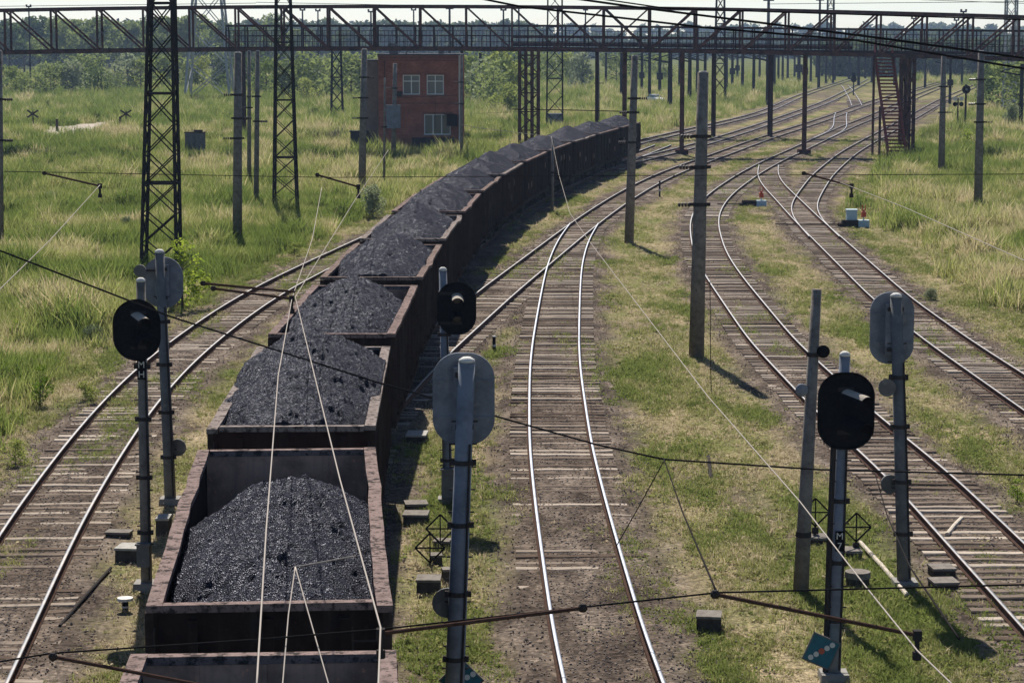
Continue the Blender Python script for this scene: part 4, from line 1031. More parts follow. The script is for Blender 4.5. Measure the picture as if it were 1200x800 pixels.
ps.build('support_column', M['bridgedark'], wk)

# ------------------------------------------------------------------ brick building
X0, Y0 = G(493, 177); X0 = XAT(493, 177, Y0)
bw, bh, bd = 8.0, ZAT(65, Y0), 8.5
bb = thing('brick_signal_house', (X0, Y0, 0), 'two storey red brick railway house with a flat roof beside the coal train', 'building', rz=0)
win = [(472, 492, 88, 111), (500, 520, 88, 111), (497, 528, 134, 158)]
wr = [(XAT(a, c, Y0) - X0, XAT(b_, c, Y0) - X0, ZAT(d_, Y0), ZAT(c, Y0)) for a, b_, c, d_ in win]
# front wall built as strips round the window openings
w = MB(); xs2 = sorted({-bw / 2, bw / 2, *[q[0] for q in wr], *[q[1] for q in wr]}); zs2 = sorted({0.0, bh, *[q[2] for q in wr], *[q[3] for q in wr]})
for i in range(len(xs2) - 1):
    for j in range(len(zs2) - 1):
        cx, cz = (xs2[i] + xs2[i + 1]) / 2, (zs2[j] + zs2[j + 1]) / 2
        if any(q[0] < cx < q[1] and q[2] < cz < q[3] for q in wr): continue
        w.box((cx, .15, cz), (xs2[i + 1] - xs2[i], .3, zs2[j + 1] - zs2[j]))
for sx in (-1, 1): w.box((sx * (bw / 2 - .15), bd / 2 + .15, bh / 2), (.3, bd - .3, bh))
w.box((0, bd - .15, bh / 2), (bw - .6, .3, bh)); w.build('wall', M['brick'], bb)
fl = MB(); fl.box((0, bd / 2, bh * .47), (bw - .6, bd - .6, .2)); fl.box((0, bd / 2, .2), (bw - .6, bd - .6, .2)); fl.build('floor', M['annex'], bb)
r2 = MB(); r2.box((0, bd / 2, bh + .06), (bw + .12, bd + .12, .14)); 
ro = r2.build('roof', M['roof'], bb)
r2 = MB(); r2.box((-2.6, 2, bh + .6), (.8, .8, 1.0)); r2.box((1.9, 3, bh + .4), (.5, .5, .7)); r2.bar((-1.4, 1, bh + .1), (-.9, 1, bh + 1.2), .12); r2.build('roof_vent', M['greypaint'], ro)
for k, (a, b_, c, d_) in enumerate(wr):
    f = MB()
    nm = 2 if k < 2 else 3
    for q in range(nm + 1): xx = a + .04 + (b_ - a - .08) * q / nm; f.box((xx, .10, (c + d_) / 2), (.09, .09, d_ - c - .002))
    for zz in (c + .045, d_ - .045) + ((c + (d_ - c) * .68,) if k < 2 else ()): f.box(((a + b_) / 2, .102, zz), (b_ - a - .002, .08, .08))
    fo = f.build('window', M['winframe'], bb)
    g = MB(); g.box(((a + b_) / 2, .14, (c + d_) / 2), (b_ - a - .01, .012, d_ - c - .01)); g.build('pane', M['glass'], fo)
    s2 = MB(); s2.box(((a + b_) / 2, -.06, c - .04), (b_ - a + .2, .2, .07)); s2.build('sill', M['concrete'], fo)
M['trim'] = mat('weathered_brick_trim', (.24, .10, .075), .9, noise=[(3, (.15, .07, .055), .4, .7)])
p = MB(); p.box((0, -.045, bh - .22), (bw + .08, .09, .22)); p.box((0, -.03, bh - .48), (bw + .04, .06, .12)); p.box((0, -.03, bh * .5), (bw + .02, .06, .16)); p.build('cornice', M['trim'], bb)
for a, b_, c, d_ in wr: p = MB(); p.box(((a + b_) / 2, -.02, d_ + .11), (b_ - a + .4, .05, .2)); p.build('lintel', M['trim'], bb)
p = MB(); p.box((-2.2, -.22, 5.4), (.9, .4, .5)); p.bar((-3.2, -.1, 5.0), (3.6, -.12, 5.3), .035); p.bar((-3.4, -.1, .3), (-3.4, -.1, bh - .5), .07); p.bar((1.4, -.1, 4.9), (1.4, -.1, 2.2), .04); p.build('wall_cable', M['darksteel'], bb)
p = MB(); p.box((1.2, -.2, .62), (4.0, .4, 1.2)); p.box((1.2, -.22, 1.25), (4.1, .5, .06)); p.build('plinth', M['darkopen'], bb)
a = MB(); a.box((-bw / 2 - .62, 3.2, bh * .47), (1.2, 5.0, bh * .94)); an = a.build('annex', M['annex'], bb)
a = MB(); a.box((-bw / 2 - .6, 3.2, bh * .94 + .06), (1.4, 5.2, .12)); a.build('annex_roof', M['roof'], an)
a = MB(); a.tube([(bw / 2 - .3, -.07, 0), (bw / 2 - .3, -.07, bh)], .07, 8); a.build('drainpipe', M['whitepaint'], bb)
a = MB(); a.box((bw / 2 - 1.0, -.35, ZAT(141, Y0)), (1.0, .6, 1.1)); a.box((bw / 2 - 1.2, -.5, ZAT(134, Y0)), (1.1, .9, .06)); a.build('meter_box', M['blackpaint'], bb)
a = MB(); a.box((-bw / 2 - 1.9, .6, .9), (1.6, 1.2, 1.8)); a.box((-bw / 2 - 1.9, .6, 1.85), (1.8, 1.4, .1))
tag(a.build('dark_shed', M['darkopen'], None, loc=(X0, Y0, 0)), 'small dark shed against the left side of the brick house', 'shed')

# ------------------------------------------------------------------ small lineside things
def block(x, yb, wpx, hpx, label, dep=.5, mt='concrete_pole', legs=False):
    X, Yp = G(x, yb); s = F / Yp / .985; w, h = wpx / s, hpx / s * .8; t = thing('concrete_block', (X, Yp + dep / 2, 0), label, 'block', 'concrete blocks beside the tracks', random.uniform(-.15, .15))
    b = MB()
    if legs:
        b.cyl((0, 0, h - .12), (0, 0, h), w / 2, w / 2 * .97, 20)
        b.build('lid', M['concrete_pole'], t, smooth=False); l = MB(); l.cyl((0, 0, -.1), (0, 0, h - .12), w / 2 * .86, w / 2 * .9, 20); l.build('ring', M['concrete_shaded'], t)
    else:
        b.box((0, 0, h / 2 - .05), (w, dep, h + .1), None, 0, .95); b.build('body', M['concrete_shaded'], t)
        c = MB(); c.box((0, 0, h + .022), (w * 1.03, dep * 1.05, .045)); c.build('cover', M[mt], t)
    return t
block(150, 660, 29, 20, 'low concrete block left of the black signal post, near the coal wagons', .55, 'concrete_pale')
block(190, 628, 16, 24, 'narrow block just right of the left signal post, touching the wagon shade', .5, 'concrete_pale')
block(138, 632, 30, 8, 'flat thin slab lying left of the left signal post', .35)
block(487, 616, 30, 14, 'lower slab block of the stacked pair right of the wagons', .55); block(487, 601, 27, 11, 'upper slab block of the stacked pair right of the wagons', .5)
block(502, 697, 29, 20, 'square dark block left of the thick signal post at bottom centre', .5)
block(523, 684, 11, 19, 'narrow block touching the thick signal post at bottom centre', .25)
block(832, 743, 30, 24, 'dark concrete block under the wire clamp in the bottom middle grass', .5)
block(1007, 692, 32, 26, 'round concrete well with a flat lid right of the leaning signal post', .5, 'concrete_pole', True)
block(1106, 680, 28, 15, 'upper concrete block of the pair right of the grey signal post', .5); block(1108, 694, 31, 12, 'lower concrete block of the pair right of the grey signal post', .5)
block(488, 521, 24, 12, 'pale block lying in the wagon shade beside the sleepers', .8, 'concrete_pale')
block(960, 640, 22, 10, 'flat slab under the left diamond stand on the right', .5); block(1001, 655, 20, 9, 'flat slab under the right diamond stand on the right', .5)
block(511, 662, 14, 12, 'small stump block under the diamond stand left of the thick post', .3); block(518, 644, 20, 10, 'small slab behind the two diamond stands in the middle', .35)

def lever_stand(x, yb, ytop, label):
    X, Yp = G(x, yb); zt = ZAT(ytop, Yp); t = thing('point_indicator', (X, Yp, 0), label, 'point indicator', 'diamond point indicators')
    b = MB(); b.cyl((0, 0, 0), (0, 0, zt - .62), .022, n=8); b.box((0, 0, zt - .70), (.13, .1, .13)); b.build('stand', M['darksteel'], t)
    d = MB(); cz = zt - .31; a = .30
    c = [Vector((a, 0, cz)), Vector((0, 0, cz + a)), Vector((-a, 0, cz)), Vector((0, 0, cz - a))]
    for i in range(4): d.bar(c[i], c[(i + 1) % 4], .035, .03)
    d.bar(c[0], c[2], .025); d.bar(c[1], c[3], .025); d.build('diamond', M['blackpaint'], t)
    return t
lever_stand(955, 636, 583, 'black diamond point indicator between the leaning pole and the leaning signal post')
lever_stand(1003, 650, 600, 'black diamond point indicator right of the leaning signal post')
lever_stand(504, 664, 624, 'black diamond point indicator, the nearer of two left of the thick signal post')
lever_stand(516, 644, 602, 'black diamond point indicator, the farther of two left of the thick signal post')

def point_machine(x, yb, label, sd, full=True):
    X, Yp = G(x, yb); t = thing('point_machine', (X, Yp, 0), label, 'point machine', 'point machines with red lamps')
    b = MB(); b.box((0, 0, .22), (1.0, .55, .35), None, 0, .9); b.box((-.5, 0, .12), (.3, .7, .2)); b.build('gear_case', M['darksteel'], t)
    if full:
        b = MB(); b.box((.1, .15, .66), (.58, .45, .58)); b.box((.1, .15, .97), (.64, .5, .05)); b.build('control_box', M['paleblue'], t)
    b = MB(); b.cyl((.75, -.1, 0), (.75, -.1, .7), .04, n=8); b.box((.75, -.1, .2), (.62, .4, .4)); b.build('lamp_stand', M['paleblue'], t)
    l = MB(); l.box((.75, -.1, .72), (.26, .26, .3)); l.cyl((.75, -.1, .87), (.75, -.1, 1.0), .09, .05, 8); l.box((.66, -.1, 1.1), (.05, .05, .3)); l.box((.84, -.1, 1.1), (.05, .05, .3))
    lo = l.build('lamp', M['redlamp'], t)
    r = MB(); r.bar((-.6, 0, .16), (sd, .1, .16), .06); r.bar((-.6, .25, .14), (sd, .35, .14), .05); r.build('drive_rod', M['darksteel'], t)
point_machine(996, 266, 'point machine with a pale blue box and red lamp beside the right hand points', -4.2)
point_machine(878, 242, 'small point machine with an orange red lamp between the two right hand tracks', -2.0, False)

# small white topped marker posts
for (x, yb, yt, lb) in ((579, 412, 395, 'small black and white marker post between the middle track and the one beside the train'), (773, 231, 212, 'short dark marker post right of the far concrete pole'), (147, 716, 703, 'small dark mushroom shaped cable marker in the weeds left of the train')):
    X, Yp = G(x, yb); h = ZAT(yt, Yp); t = thing('marker_post', (X, Yp, 0), lb, 'marker post'); b = MB(); b.cyl((0, 0, -.05), (0, 0, h), .06, .055, 10); b.build('stem', M['blackpaint'], t)
    b = MB(); b.cyl((0, 0, h + .001), (0, 0, h + .05), .15 if x == 147 else .065, n=10); b.cyl((0, 0, h * .35), (0, 0, h * .5), .066, n=10); b.build('white_band', M['whitepaint'], t)

# crossing signs in the left meadow
for (x, yb, yt, lb) in ((39, 153, 130, 'X shaped crossing sign in the left meadow, the left one of two'), (148, 152, 130, 'X shaped crossing sign in the left meadow, right of the sandy patch')):
    X, Yp = G(x, yb); h = ZAT(yt, Yp); t = thing('crossing_sign', (X, Yp, 0), lb, 'crossing sign', 'crossing signs by the sandy patch')
    b = MB(); b.cyl((0, 0, -.1), (0, 0, h), .07, n=8); b.build('post', M['darksteel'], t)
    b = MB(); 
    for s_ in (-1, 1): b.bar((-.65, -.08 - .03 * (s_ > 0), h - .35 - .42 * s_), (.65, -.08 - .03 * (s_ > 0), h - .35 + .42 * s_), .03, .2)
    b.build('cross_arm', M['bark'], t)
for (x, yb, yt, lb) in ((67, 154, 141, 'short dark post at the left end of the sandy patch'), (141, 152, 138, 'short dark post beside the right crossing sign')):
    X, Yp = G(x, yb); h = ZAT(yt, Yp); b = MB(); b.cyl((0, 0, -.1), (0, 0, h), .17, .14, 8); b.cyl((0, 0, h), (0, 0, h + .12), .2, .1, 8); tag(b.build('bollard', M['bark'], None, loc=(X, Yp, 0)), lb, 'bollard')
# grey box on legs in the left meadow
X, Yp = G(229, 178); s = F / Yp; t = thing('equipment_cabinet', (X, Yp, 0), 'grey metal cabinet standing alone in the left meadow by the lattice mast', 'cabinet')
b = MB(); b.box((0, 0, .98), (22 / s, 1.2, 1.65)); b.build('body', M['greypaint'], t); b = MB(); b.box((0, 0, 1.84), (24 / s, 1.4, .07)); b.box((.3, 0, 1.97), (.8, .3, .2)); b.build('roof', M['darksteel'], t)
b = MB(); b.box((0, -.612, .95), (.02, .012, 1.5)); b.box((.12, -.63, 1.0), (.04, .04, .2)); b.build('door', M['darksteel'], t)
b = MB()
for sx in (-.6, .6): b.bar((sx, 0, -.1), (sx, 0, .2), .12)
b.build('leg', M['darksteel'], t)
# far signal by the right meadow
X, Yp = G(1131, 150); t = thing('far_signal', (X, Yp, 0), 'round black signal on a dark post in the right meadow, beside four lamps', 'railway signal'); zc = ZAT(105, Yp)
b = MB(); b.cyl((0, 0, -.1), (0, 0, zc + .6), .14, .12, 10); b.build('post', M['darksteel'], t)
b = MB(); b.cyl((0, -.2, zc), (0, -.15, zc), .52, n=22); b.build('head_shield', M['blackpaint'], t); b = MB(); b.cyl((0, -.42, zc), (0, -.2, zc), .14, n=12); b.build('lamp_hood', M['greypaint'], t)
X, Yp = G(1000, 112); t = thing('far_signal', (X, Yp, 0), 'black signal among the distant tracks left of the staircase', 'railway signal'); zc = ZAT(93, Yp)
b = MB(); b.cyl((0, 0, -.1), (0, 0, zc + .9), .12, n=8); b.build('post', M['darksteel'], t); b = MB(); b.cyl((0, -.2, zc), (0, -.12, zc), .6, n=18); b.box((0, -.1, zc + .8), (.6, .2, .9)); b.build('head_shield', M['blackpaint'], t)
X, Yp = G(1122, 150); t = thing('lamp_cluster', (X, Yp, 0), 'four round loudspeaker lamps on a short post left of the far meadow signal', 'lamps')
b = MB(); b.cyl((0, 0, -.1), (0, 0, 3.6), .09, n=8); b.bar((-.6, 0, 3.0), (.6, 0, 3.0), .08); b.build('post', M['darksteel'], t)
for i, (dx, dz) in enumerate(((-.4, 2.85), (.35, 2.85), (-.4, 3.5), (.35, 3.5))):
    b = MB(); b.tube([(dx, .1, dz), (dx, -.1, dz), (dx, -.3, dz)], [.1, .25, .28], 12); b.build('lamp', M['blackpaint'] if i < 2 else M['whitepaint'], t)

# parked car far beyond the bridge
X, Yp = G(768, 121); t = thing('parked_car', (X, Yp, 0), 'small white car parked in the far meadow under the footbridge', 'car', rz=math.radians(25))
def car_ring(y, wz): return [(-.8 * w_, y, z_) for w_, z_ in wz] + [(.8 * w_, y, z_) for w_, z_ in reversed(wz)]
b = MB(); b.loft([car_ring(-2.0, [(.9, .35), (1, .6), (.92, .75)]), car_ring(-1.0, [(1, .3), (1.05, .7), (.95, .95)]), car_ring(1.2, [(1, .3), (1.05, .75), (.97, .98)]), car_ring(2.0, [(.92, .38), (1, .7), (.9, .92)])]); b.build('body', M['carwhite'], t)
b = MB(); b.loft([car_ring(-.95, [(.93, .93), (.9, .97)]), car_ring(-.25, [(.93, .93), (.78, 1.42)]), car_ring(1.0, [(.93, .93), (.78, 1.42)]), car_ring(1.6, [(.9, .93), (.88, .97)])]); b.build('cabin_glass', M['glass'], t)
b = MB(); b.box((0, .38, 1.43), (1.2, 1.35, .05)); b.build('roof', M['carwhite'], t)
for sx in (-.75, .75):
    for y_ in (-1.25, 1.25): b = MB(); b.cyl((sx - .1, y_, .32), (sx + .1, y_, .32), .32, n=14); b.build('wheel', M['rubber'], t)

# pale pole and plank lying on the ground on the right
def lying(p0, p1, r, label, name, mt):
    a = G(*p0, .08); b_ = G(*p1, .08); q = MB(); q.tube([(a[0], a[1], .08), ((a[0] + b_[0]) / 2, (a[1] + b_[1]) / 2, .10), (b_[0], b_[1], .08)], r, 8); return tag(q.build(name, M[mt]), label, name.replace('_', ' '))
lying((1008, 635), (1063, 697), .045, 'pale straight pole lying in the grass between the two right hand signals', 'fallen_pole', 'plank')
lying((1110, 626), (1127, 607), .05, 'short pale plank lying across the sleepers of the right track', 'loose_plank', 'plank')
lying((70, 733), (130, 665), .03, 'dark bent cable lying from the left track to the concrete block', 'ground_cable', 'darksteel')
lying((830, 535), (833, 560), .05, 'short dark stump lying where the thin wire ends in the grass', 'fallen_stump', 'darksteel')

# ------------------------------------------------------------------ overhead wires
def W3(x, y, z): X, Yp = G(x, y, z); return Vector((X, Yp, z))
def wire(pts, r, label, name, mt='wire', cat='wire', group=None, sag=0.0):
    P = []
    for a, b_ in zip(pts[:-1], pts[1:]):
        for k in range(10): q = k / 10; v = a.lerp(b_, q); v.z -= sag * 4 * q * (1 - q); P.append(v)
    P.append(pts[-1]); b = MB(); b.tube(P, r, 6); return tag(b.build(name, M[mt], smooth=True), label, cat, group)
gw = 'overhead contact wires'
wire([W3(450, 60, 10.3), W3(455, 176, 6.1), W3(415, 236, 6.05), W3(346, 348, 6), W3(398, 560, 6), W3(446, 735, 6), W3(443, 815, 6)][1:], .008, 'pale overhead wire crossing to the right over the nearest coal heap', 'contact_wire', 'copper', group=gw)
wire([W3(377, 220, 6.1), W3(366, 280, 6.05), W3(342, 350, 6), W3(326, 440, 6), W3(312, 620, 6), W3(300, 815, 6)], .008, 'pale overhead wire running straight down over the nearest coal heap', 'contact_wire', 'copper', group=gw)
wire([W3(646, 160, 6.2), W3(655, 205, 6.1), W3(668, 250, 6), W3(690, 282, 6), W3(830, 465, 6), W3(937, 587, 6), W3(1017, 690, 6), W3(1075, 762, 6), W3(1130, 815, 6)], .0065, 'pale overhead wire crossing the middle grass down to the bottom right', 'contact_wire', 'copper', group=gw)
wire([W3(117, 217, 6.1), W3(60, 280, 6.05), W3(-30, 368, 6)], .009, 'pale overhead wire slanting across the left meadow', 'contact_wire', 'copper', group=gw)
wire([W3(980, 212, 6.1), W3(1060, 243, 6.05), W3(1220, 314, 6)], .009, 'pale overhead wire slanting across the right meadow', 'contact_wire', 'copper', group=gw)
wire([W3(646, 160, 6.2), W3(560, 150, 6.6), W3(540, 146, 6.8)], .012, 'thin pale wire from the grey post to the brick house', 'stay_wire', 'copper')
wire([Vector((XAT(640, 130, 200), 200, ZAT(130, 200))), Vector((XAT(560, 140, 200), 200, ZAT(133, 200))), ][:2], .012, 'short thin wire behind the coal heaps', 'stay_wire', 'wire')
# thick dark cross-span dipping from upper left to right
def at(x, y, Y_): return Vector((XAT(x, y, Y_), Y_, ZAT(y, Y_)))
Yc = 41.0
wire([at(-20, 286, Yc), at(200, 371, Yc), at(440, 447, Yc), at(600, 493, Yc), at(700, 521, Yc), at(778, 538, Yc), at(960, 550, Yc), at(1225, 557, Yc)], .017, 'thick dark cross span wire dipping from the left edge to the right', 'cross_span_wire')
Yc = 19.0
wire([at(-20, 778, Yc), at(60, 765, Yc), at(300, 749, Yc), at(445, 737, Yc), at(683, 711, Yc), at(840, 694, Yc), at(1225, 684, Yc)], .008, 'dark cross span wire along the bottom of the photo', 'cross_span_wire')
Yc = 75.0
wire([at(5, 201, 74), at(118, 203, 74), at(380, 208, 74), at(700, 206, 74), at(980, 205, 74), at(1225, 204, 74)], .012, 'thin cross span wire far over the middle of the yard', 'cross_span_wire')
wire([at(600, 128, 140), at(660, 129, 140), at(745, 131, 140)], .03, 'horizontal dark rod left of the tall concrete pole above the last coal heaps', 'cross_span_wire')
wire([at(778, 538, 41), at(800, 600, 28), at(840, 694, 19)], .010, 'thin stay wire down to the clamp over the bottom middle grass', 'stay_wire')
wire([at(778, 540, 41), at(745, 600, 41), at(722, 640, 41)], .010, 'thin drooping tail of wire under the cross span', 'stay_wire')
wire([at(1025, 553, 41), at(1040, 605, 32), at(1067, 665, 23), at(1124, 748, 16)], .009, 'thin stay wire crossing the post of the grey right hand signal', 'stay_wire')
wire([at(832, 330, 70), at(833, 440, 70), at(834, 470, 70)], .012, 'thin earth wire hanging beside the thick concrete pole', 'earth_wire')
# heavy feeder cables high at the right
gf = 'feeder cables above the footbridge'
wire([at(540, -6, 24), at(610, 8, 24), at(700, 18, 24), at(830, 33, 24), at(1000, 47, 24), at(1220, 84, 24)], .012, 'heavy dark feeder cable slanting over the footbridge, the lowest of three', 'feeder_cable', group=gf)
wire([at(655, -4, 22), at(740, 8, 22), at(900, 28, 22), at(1040, 46, 22), at(1220, 71, 22)], .012, 'heavy dark feeder cable slanting over the footbridge, the middle of three', 'feeder_cable', group=gf)
wire([at(690, -3, 21), at(780, 10, 21), at(900, 14, 21), at(1220, 24, 21)], .007, 'dark feeder cable nearly level along the top right of the photo', 'feeder_cable', group=gf)
for q, (a, b_) in enumerate((((-20, 8), (300, 4)), ((300, 3), (560, 8)), ((900, 5), (1220, 2)), ((1080, 0), (1220, 5)))):
    wire([at(*a, 240), at(*b_, 240)], .03, ['thin power line in the sky at the top left', 'thin power line in the sky above the brick house', 'thin power line in the sky above the staircase', 'thin power line in the sky at the top right corner'][q], 'power_line')
# steady arms
def arm(p0, p1, Y_, r, label, clamp=True, Y2=None):
    a, b_ = at(*p0, Y_), at(*p1, Y2 or Y_); t = thing('steady_arm', tuple(a), label, 'steady arm', 'steady arms of the overhead wires'); b_ = b_ - a
    m = MB(); m.tube([(0, 0, 0), b_], r, 8); m.build('rod', M['rust'], t)
    if clamp:
        c = MB(); c.box(b_, (r * 4, r * 4, r * 5)); c.box(b_ + Vector((0, 0, -r * 5)), (r * 2, r * 2, r * 8)); c.cyl(b_ + Vector((0, 0, -r * 12)), b_ + Vector((0, 0, -r * 8)), r * 2.2, n=8); c.build('clamp', M['darksteel'], t)
    c = MB(); c.ball((0, 0, 0), r * 2.4, 8); c.build('hinge', M['darksteel'], t)
arm((683, 712), (446, 742), 18.9, .017, 'rusty steady arm reaching left from the middle track to the wagon wire at the bottom')
arm((838, 696), (1075, 744), 18.9, .017, 'rusty steady arm at the bottom right above the teal sign')
arm((62, 769), (240, 803), 18.9, .016, 'rusty steady arm in the bottom left corner', False)
arm((238, 332), (346, 342), 41.5, .022, 'dark steady arm above the left track, upper rod of two', False); arm((250, 338), (342, 350), 41.3, .022, 'dark steady arm above the left track, the lower rod with clamps')
arm((52, 203), (117, 218), 73.5, .03, 'dark steady arm over the left meadow'); arm((372, 205), (420, 219), 74, .03, 'dark steady arm over the grass left of the coal train')
arm((942, 203), (998, 218), 74, .03, 'dark steady arm over the branch track on the right')
# dropper triangle over the nearest heap
wire([at(346, 664, 20.8), at(338, 720, 19.6), at(330, 815, 18)], .006, 'pale dropper wire, left leg of the triangle over the nearest heap', 'dropper_wire', 'copper')
wire([at(346, 664, 20.8), at(362, 720, 19.6), at(389, 815, 18)], .006, 'pale dropper wire, right leg of the triangle over the nearest heap', 'dropper_wire', 'copper')
wire([at(346, 664, 20.8), at(417, 651, 21)], .006, 'short pale link wire at the top of the dropper triangle', 'dropper_wire', 'copper')

# ------------------------------------------------------------------ trees and bushes
def crown_mesh(seed, h, w, nleaf, leaf, z0, lobes=9):
    r = np.random.default_rng(seed)
    C = []
    for i in range(lobes):
        a = r.uniform(0, 2 * np.pi); q = r.uniform(0, 1) ** .7; zz = z0 + (h - z0) * (.12 + .78 * q); rad = w / 2 * (1.0 - .75 * abs(q - .38)) * r.uniform(.2, .75)
        C.append((math.cos(a) * rad, math.sin(a) * rad, zz, r.uniform(.16, .30) * w * (1.15 - .5 * q)))
    C.append((0, 0, h * .86, w * .2)); C = np.array(C)
    wts = C[:, 3] ** 2; k = r.choice(len(C), nleaf, p=wts / wts.sum())
    d = r.normal(size=(nleaf, 3)); d /= np.linalg.norm(d, axis=1)[:, None]; rr = r.uniform(.45, 1.12, nleaf) ** .6
    P = C[k, :3] + d * (C[k, 3] * rr)[:, None] * np.array([1, 1, .82]); P[:, 2] = np.maximum(P[:, 2], z0 * .5 + .1)
    # gaps
    keep = fbm(P[:, 0] + 31 * seed, P[:, 2] + P[:, 1] * .7, w * .16, 2, seed) > .36; P, d = P[keep], d[keep]; n = len(P)
    nn = d + r.normal(size=(n, 3)) * .9; nn /= np.linalg.norm(nn, axis=1)[:, None]
    u = np.cross(nn, r.normal(size=(n, 3))); u /= np.linalg.norm(u, axis=1)[:, None]; v = np.cross(nn, u); s = (leaf * r.uniform(.55, 1.3, n))[:, None]
    V = np.stack([P - u * s, P + v * s * .6, P + u * s, P - v * s * .6], 1).reshape(-1, 3)
    return V, np.arange(n * 4).reshape(-1, 4)
def tree_proto(name, seed, h, w, nleaf, leaf, z0, mt, trunk=True, tr=.018):
    root = bpy.data.objects.new(name, None); COL.objects.link(root)
    V, Fq = crown_mesh(seed, h, w, nleaf, leaf, z0); np_mesh('crown', V, Fq, mt, root)
    if trunk:
        r = random.Random(seed); b = MB(); b.tube([(0, 0, -.1), (h * .01, 0, h * .3), (0, h * .012, h * .8)], [h * tr, h * tr * .75, h * tr * .25], 8)
        for i in range(6):
            a = r.uniform(0, 6.28); z_ = max(z0 * .6, .1) + (h - z0) * r.uniform(.0, .5); e = (math.cos(a) * w * .33, math.sin(a) * w * .33, z_ + h * .2); b.tube([(0, 0, z_), e], [h * tr * .4, h * tr * .12], 5)
        b.build('trunk' if z0 > h * .1 else 'stem', M['bark'], root)
    return root
used = set()
def plant(proto, x, yb=None, ytop=None, Yd=None, label='', cat='tree', group=None, h0=1.0, sx=1.0):
    if Yd is None: X, Yp = G(x, yb)
    else: Yp = Yd; X = XAT(x, 60, Yd)
    sc_ = ZAT(ytop, Yp) / h0
    o = proto if proto.name not in used else copy_tree(proto)
    used.add(proto.name)
    o.location = (X, Yp, 0); o.scale = (sc_ * sx, sc_ * sx, sc_); o.rotation_euler = (0, 0, random.uniform(0, 6.28)); return tag(o, label, cat, group)
TP = [tree_proto('broadleaf_tree', 50 + q, 10, 8.5, 2600, .30, 1.8, M['leaf']) for q in range(3)]
BP = [tree_proto('bush', 60 + q, 4, 6.0, 1700, .17, .1, M['leaf'], True) for q in range(3)]
GBP = [tree_proto('grey_willow_bush', 70 + q, 4, 5, 1700, .15, .1, M['leafgrey'], True) for q in range(2)]
YBP = [tree_proto('young_shrub', 80 + q, 2, 1.3, 900, .055, .05, M['leafyoung'], True) for q in range(2)]
# skyline trees at the left, beyond the footbridge
gt = 'skyline trees beyond the left meadow'
for i, (x, yt, Yd) in enumerate([(-12, 26, 760), (10, 22, 720), (28, 28, 790), (46, 18, 740), (66, 19, 700), (84, 22, 780), (100, 22, 720), (118, 18, 700), (134, 24, 760), (150, 24, 740), (166, 25, 800), (180, 19, 720), (197, 18, 700), (214, 23, 760), (232, 17, 700), (250, 26, 780), (262, 22, 740), (282, 32, 820), (305, 30, 800), (322, 15, 860), (345, 34, 860)]):
    lab = {4: 'skyline tree above the sandy patch, paler than its row', 14: 'tallest skyline tree behind the wide pale pylon', 19: 'lone tall skyline tree right of the pylon'}.get(i, 'hazy broadleaf tree in the skyline row at the top left')
    plant(TP[i % 3], x, None, yt, Yd, lab, 'tree', gt, 10, random.uniform(.85, 1.2))
# bushes below the footbridge, left and right of the brick house
M['leafpale'] = leaf_mat('pale_bush_leaves', (.12, .165, .035), (.30, .33, .09), .42, attr=False)
BBP = [tree_proto('pale_bush', 75 + q, 4, 5.5, 1700, .17, .1, M['leafpale'], True) for q in range(2)]
gb = 'bushes beyond the meadow'
bl = [(-5, 110, 74), (18, 112, 80), (42, 113, 86), (60, 112, 76), (85, 112, 72), (100, 108, 66), (112, 113, 80), (118, 113, 98), (132, 112, 88), (150, 108, 64), (165, 108, 70), (185, 106, 66), (210, 106, 68), (232, 106, 68), (260, 108, 66), (290, 110, 68), (312, 112, 72), (345, 118, 70), (362, 118, 66), (378, 114, 66), (405, 114, 68), (412, 116, 64), (356, 120, 92), (330, 118, 86)]
for i, (x, yb, yt) in enumerate(bl):
    lab = {7: 'small yellow green bush in front of the left thicket', 9: 'grey willow bush under the footbridge left of the lattice mast', 2: 'dark bush at the front of the left thicket'}.get(i, 'rounded green bush in the thicket under the footbridge on the left')
    plant((GBP if i % 5 == 4 else BBP if i % 3 == 1 else BP)[i % 2], x, yb, yt, None, lab, 'bush', gb, 4, random.uniform(.9, 1.3))
for i, (x, yb, yt) in enumerate([(553, 118, 66), (566, 122, 70), (578, 125, 72), (590, 120, 62), (602, 118, 64), (598, 135, 100), (560, 112, 62), (641, 100, 64), (682, 106, 62), (668, 100, 64), (672, 98, 70), (722, 100, 64), (778, 98, 64), (757, 92, 66), (740, 96, 64), (630, 96, 62)]):
    lab = {5: 'young bright bush in front of the thicket right of the brick house', 3: 'tallest leafy bush right of the brick house', 12: 'round small tree under the footbridge near the thick pole', 8: 'pale bush beside the grey column'}.get(i, 'leafy green bush in the thicket right of the brick house')
    plant((GBP if i in (8, 1) else BBP if i in (0, 3, 5, 9, 12) else BP)[i % 2], x, yb, yt, None, lab, 'bush', 'bushes right of the brick house', 4, random.uniform(.85, 1.2))
for i, (x, yb, yt, lb) in enumerate([(1175, 128, 70, 'dark bush behind the thick pole at the right edge'), (1195, 135, 74, 'bush cut by the right edge of the photo'), (1160, 118, 76, 'grey bush between the right meadow poles and the wood'), (1185, 150, 122, 'low brownish bush in front of the right edge bushes')]):
    plant((BP + GBP)[i % 5], x, yb, yt, None, lb, 'bush', None, 4, 1.0)
plant(YBP[0], 214, 362, 275, None, 'upright young green shrub right of the tall lattice mast, by the left track', 'shrub', None, 2, 1.25)
plant(YBP[1], 48, 475, 425, None, 'bright yellow green shrub in the left meadow', 'shrub', None, 2, 1.0)
plant(GBP[0], 437, 256, 218, None, 'grey green bush touching the coal train, left of the wagons', 'bush', None, 4, 1.0)
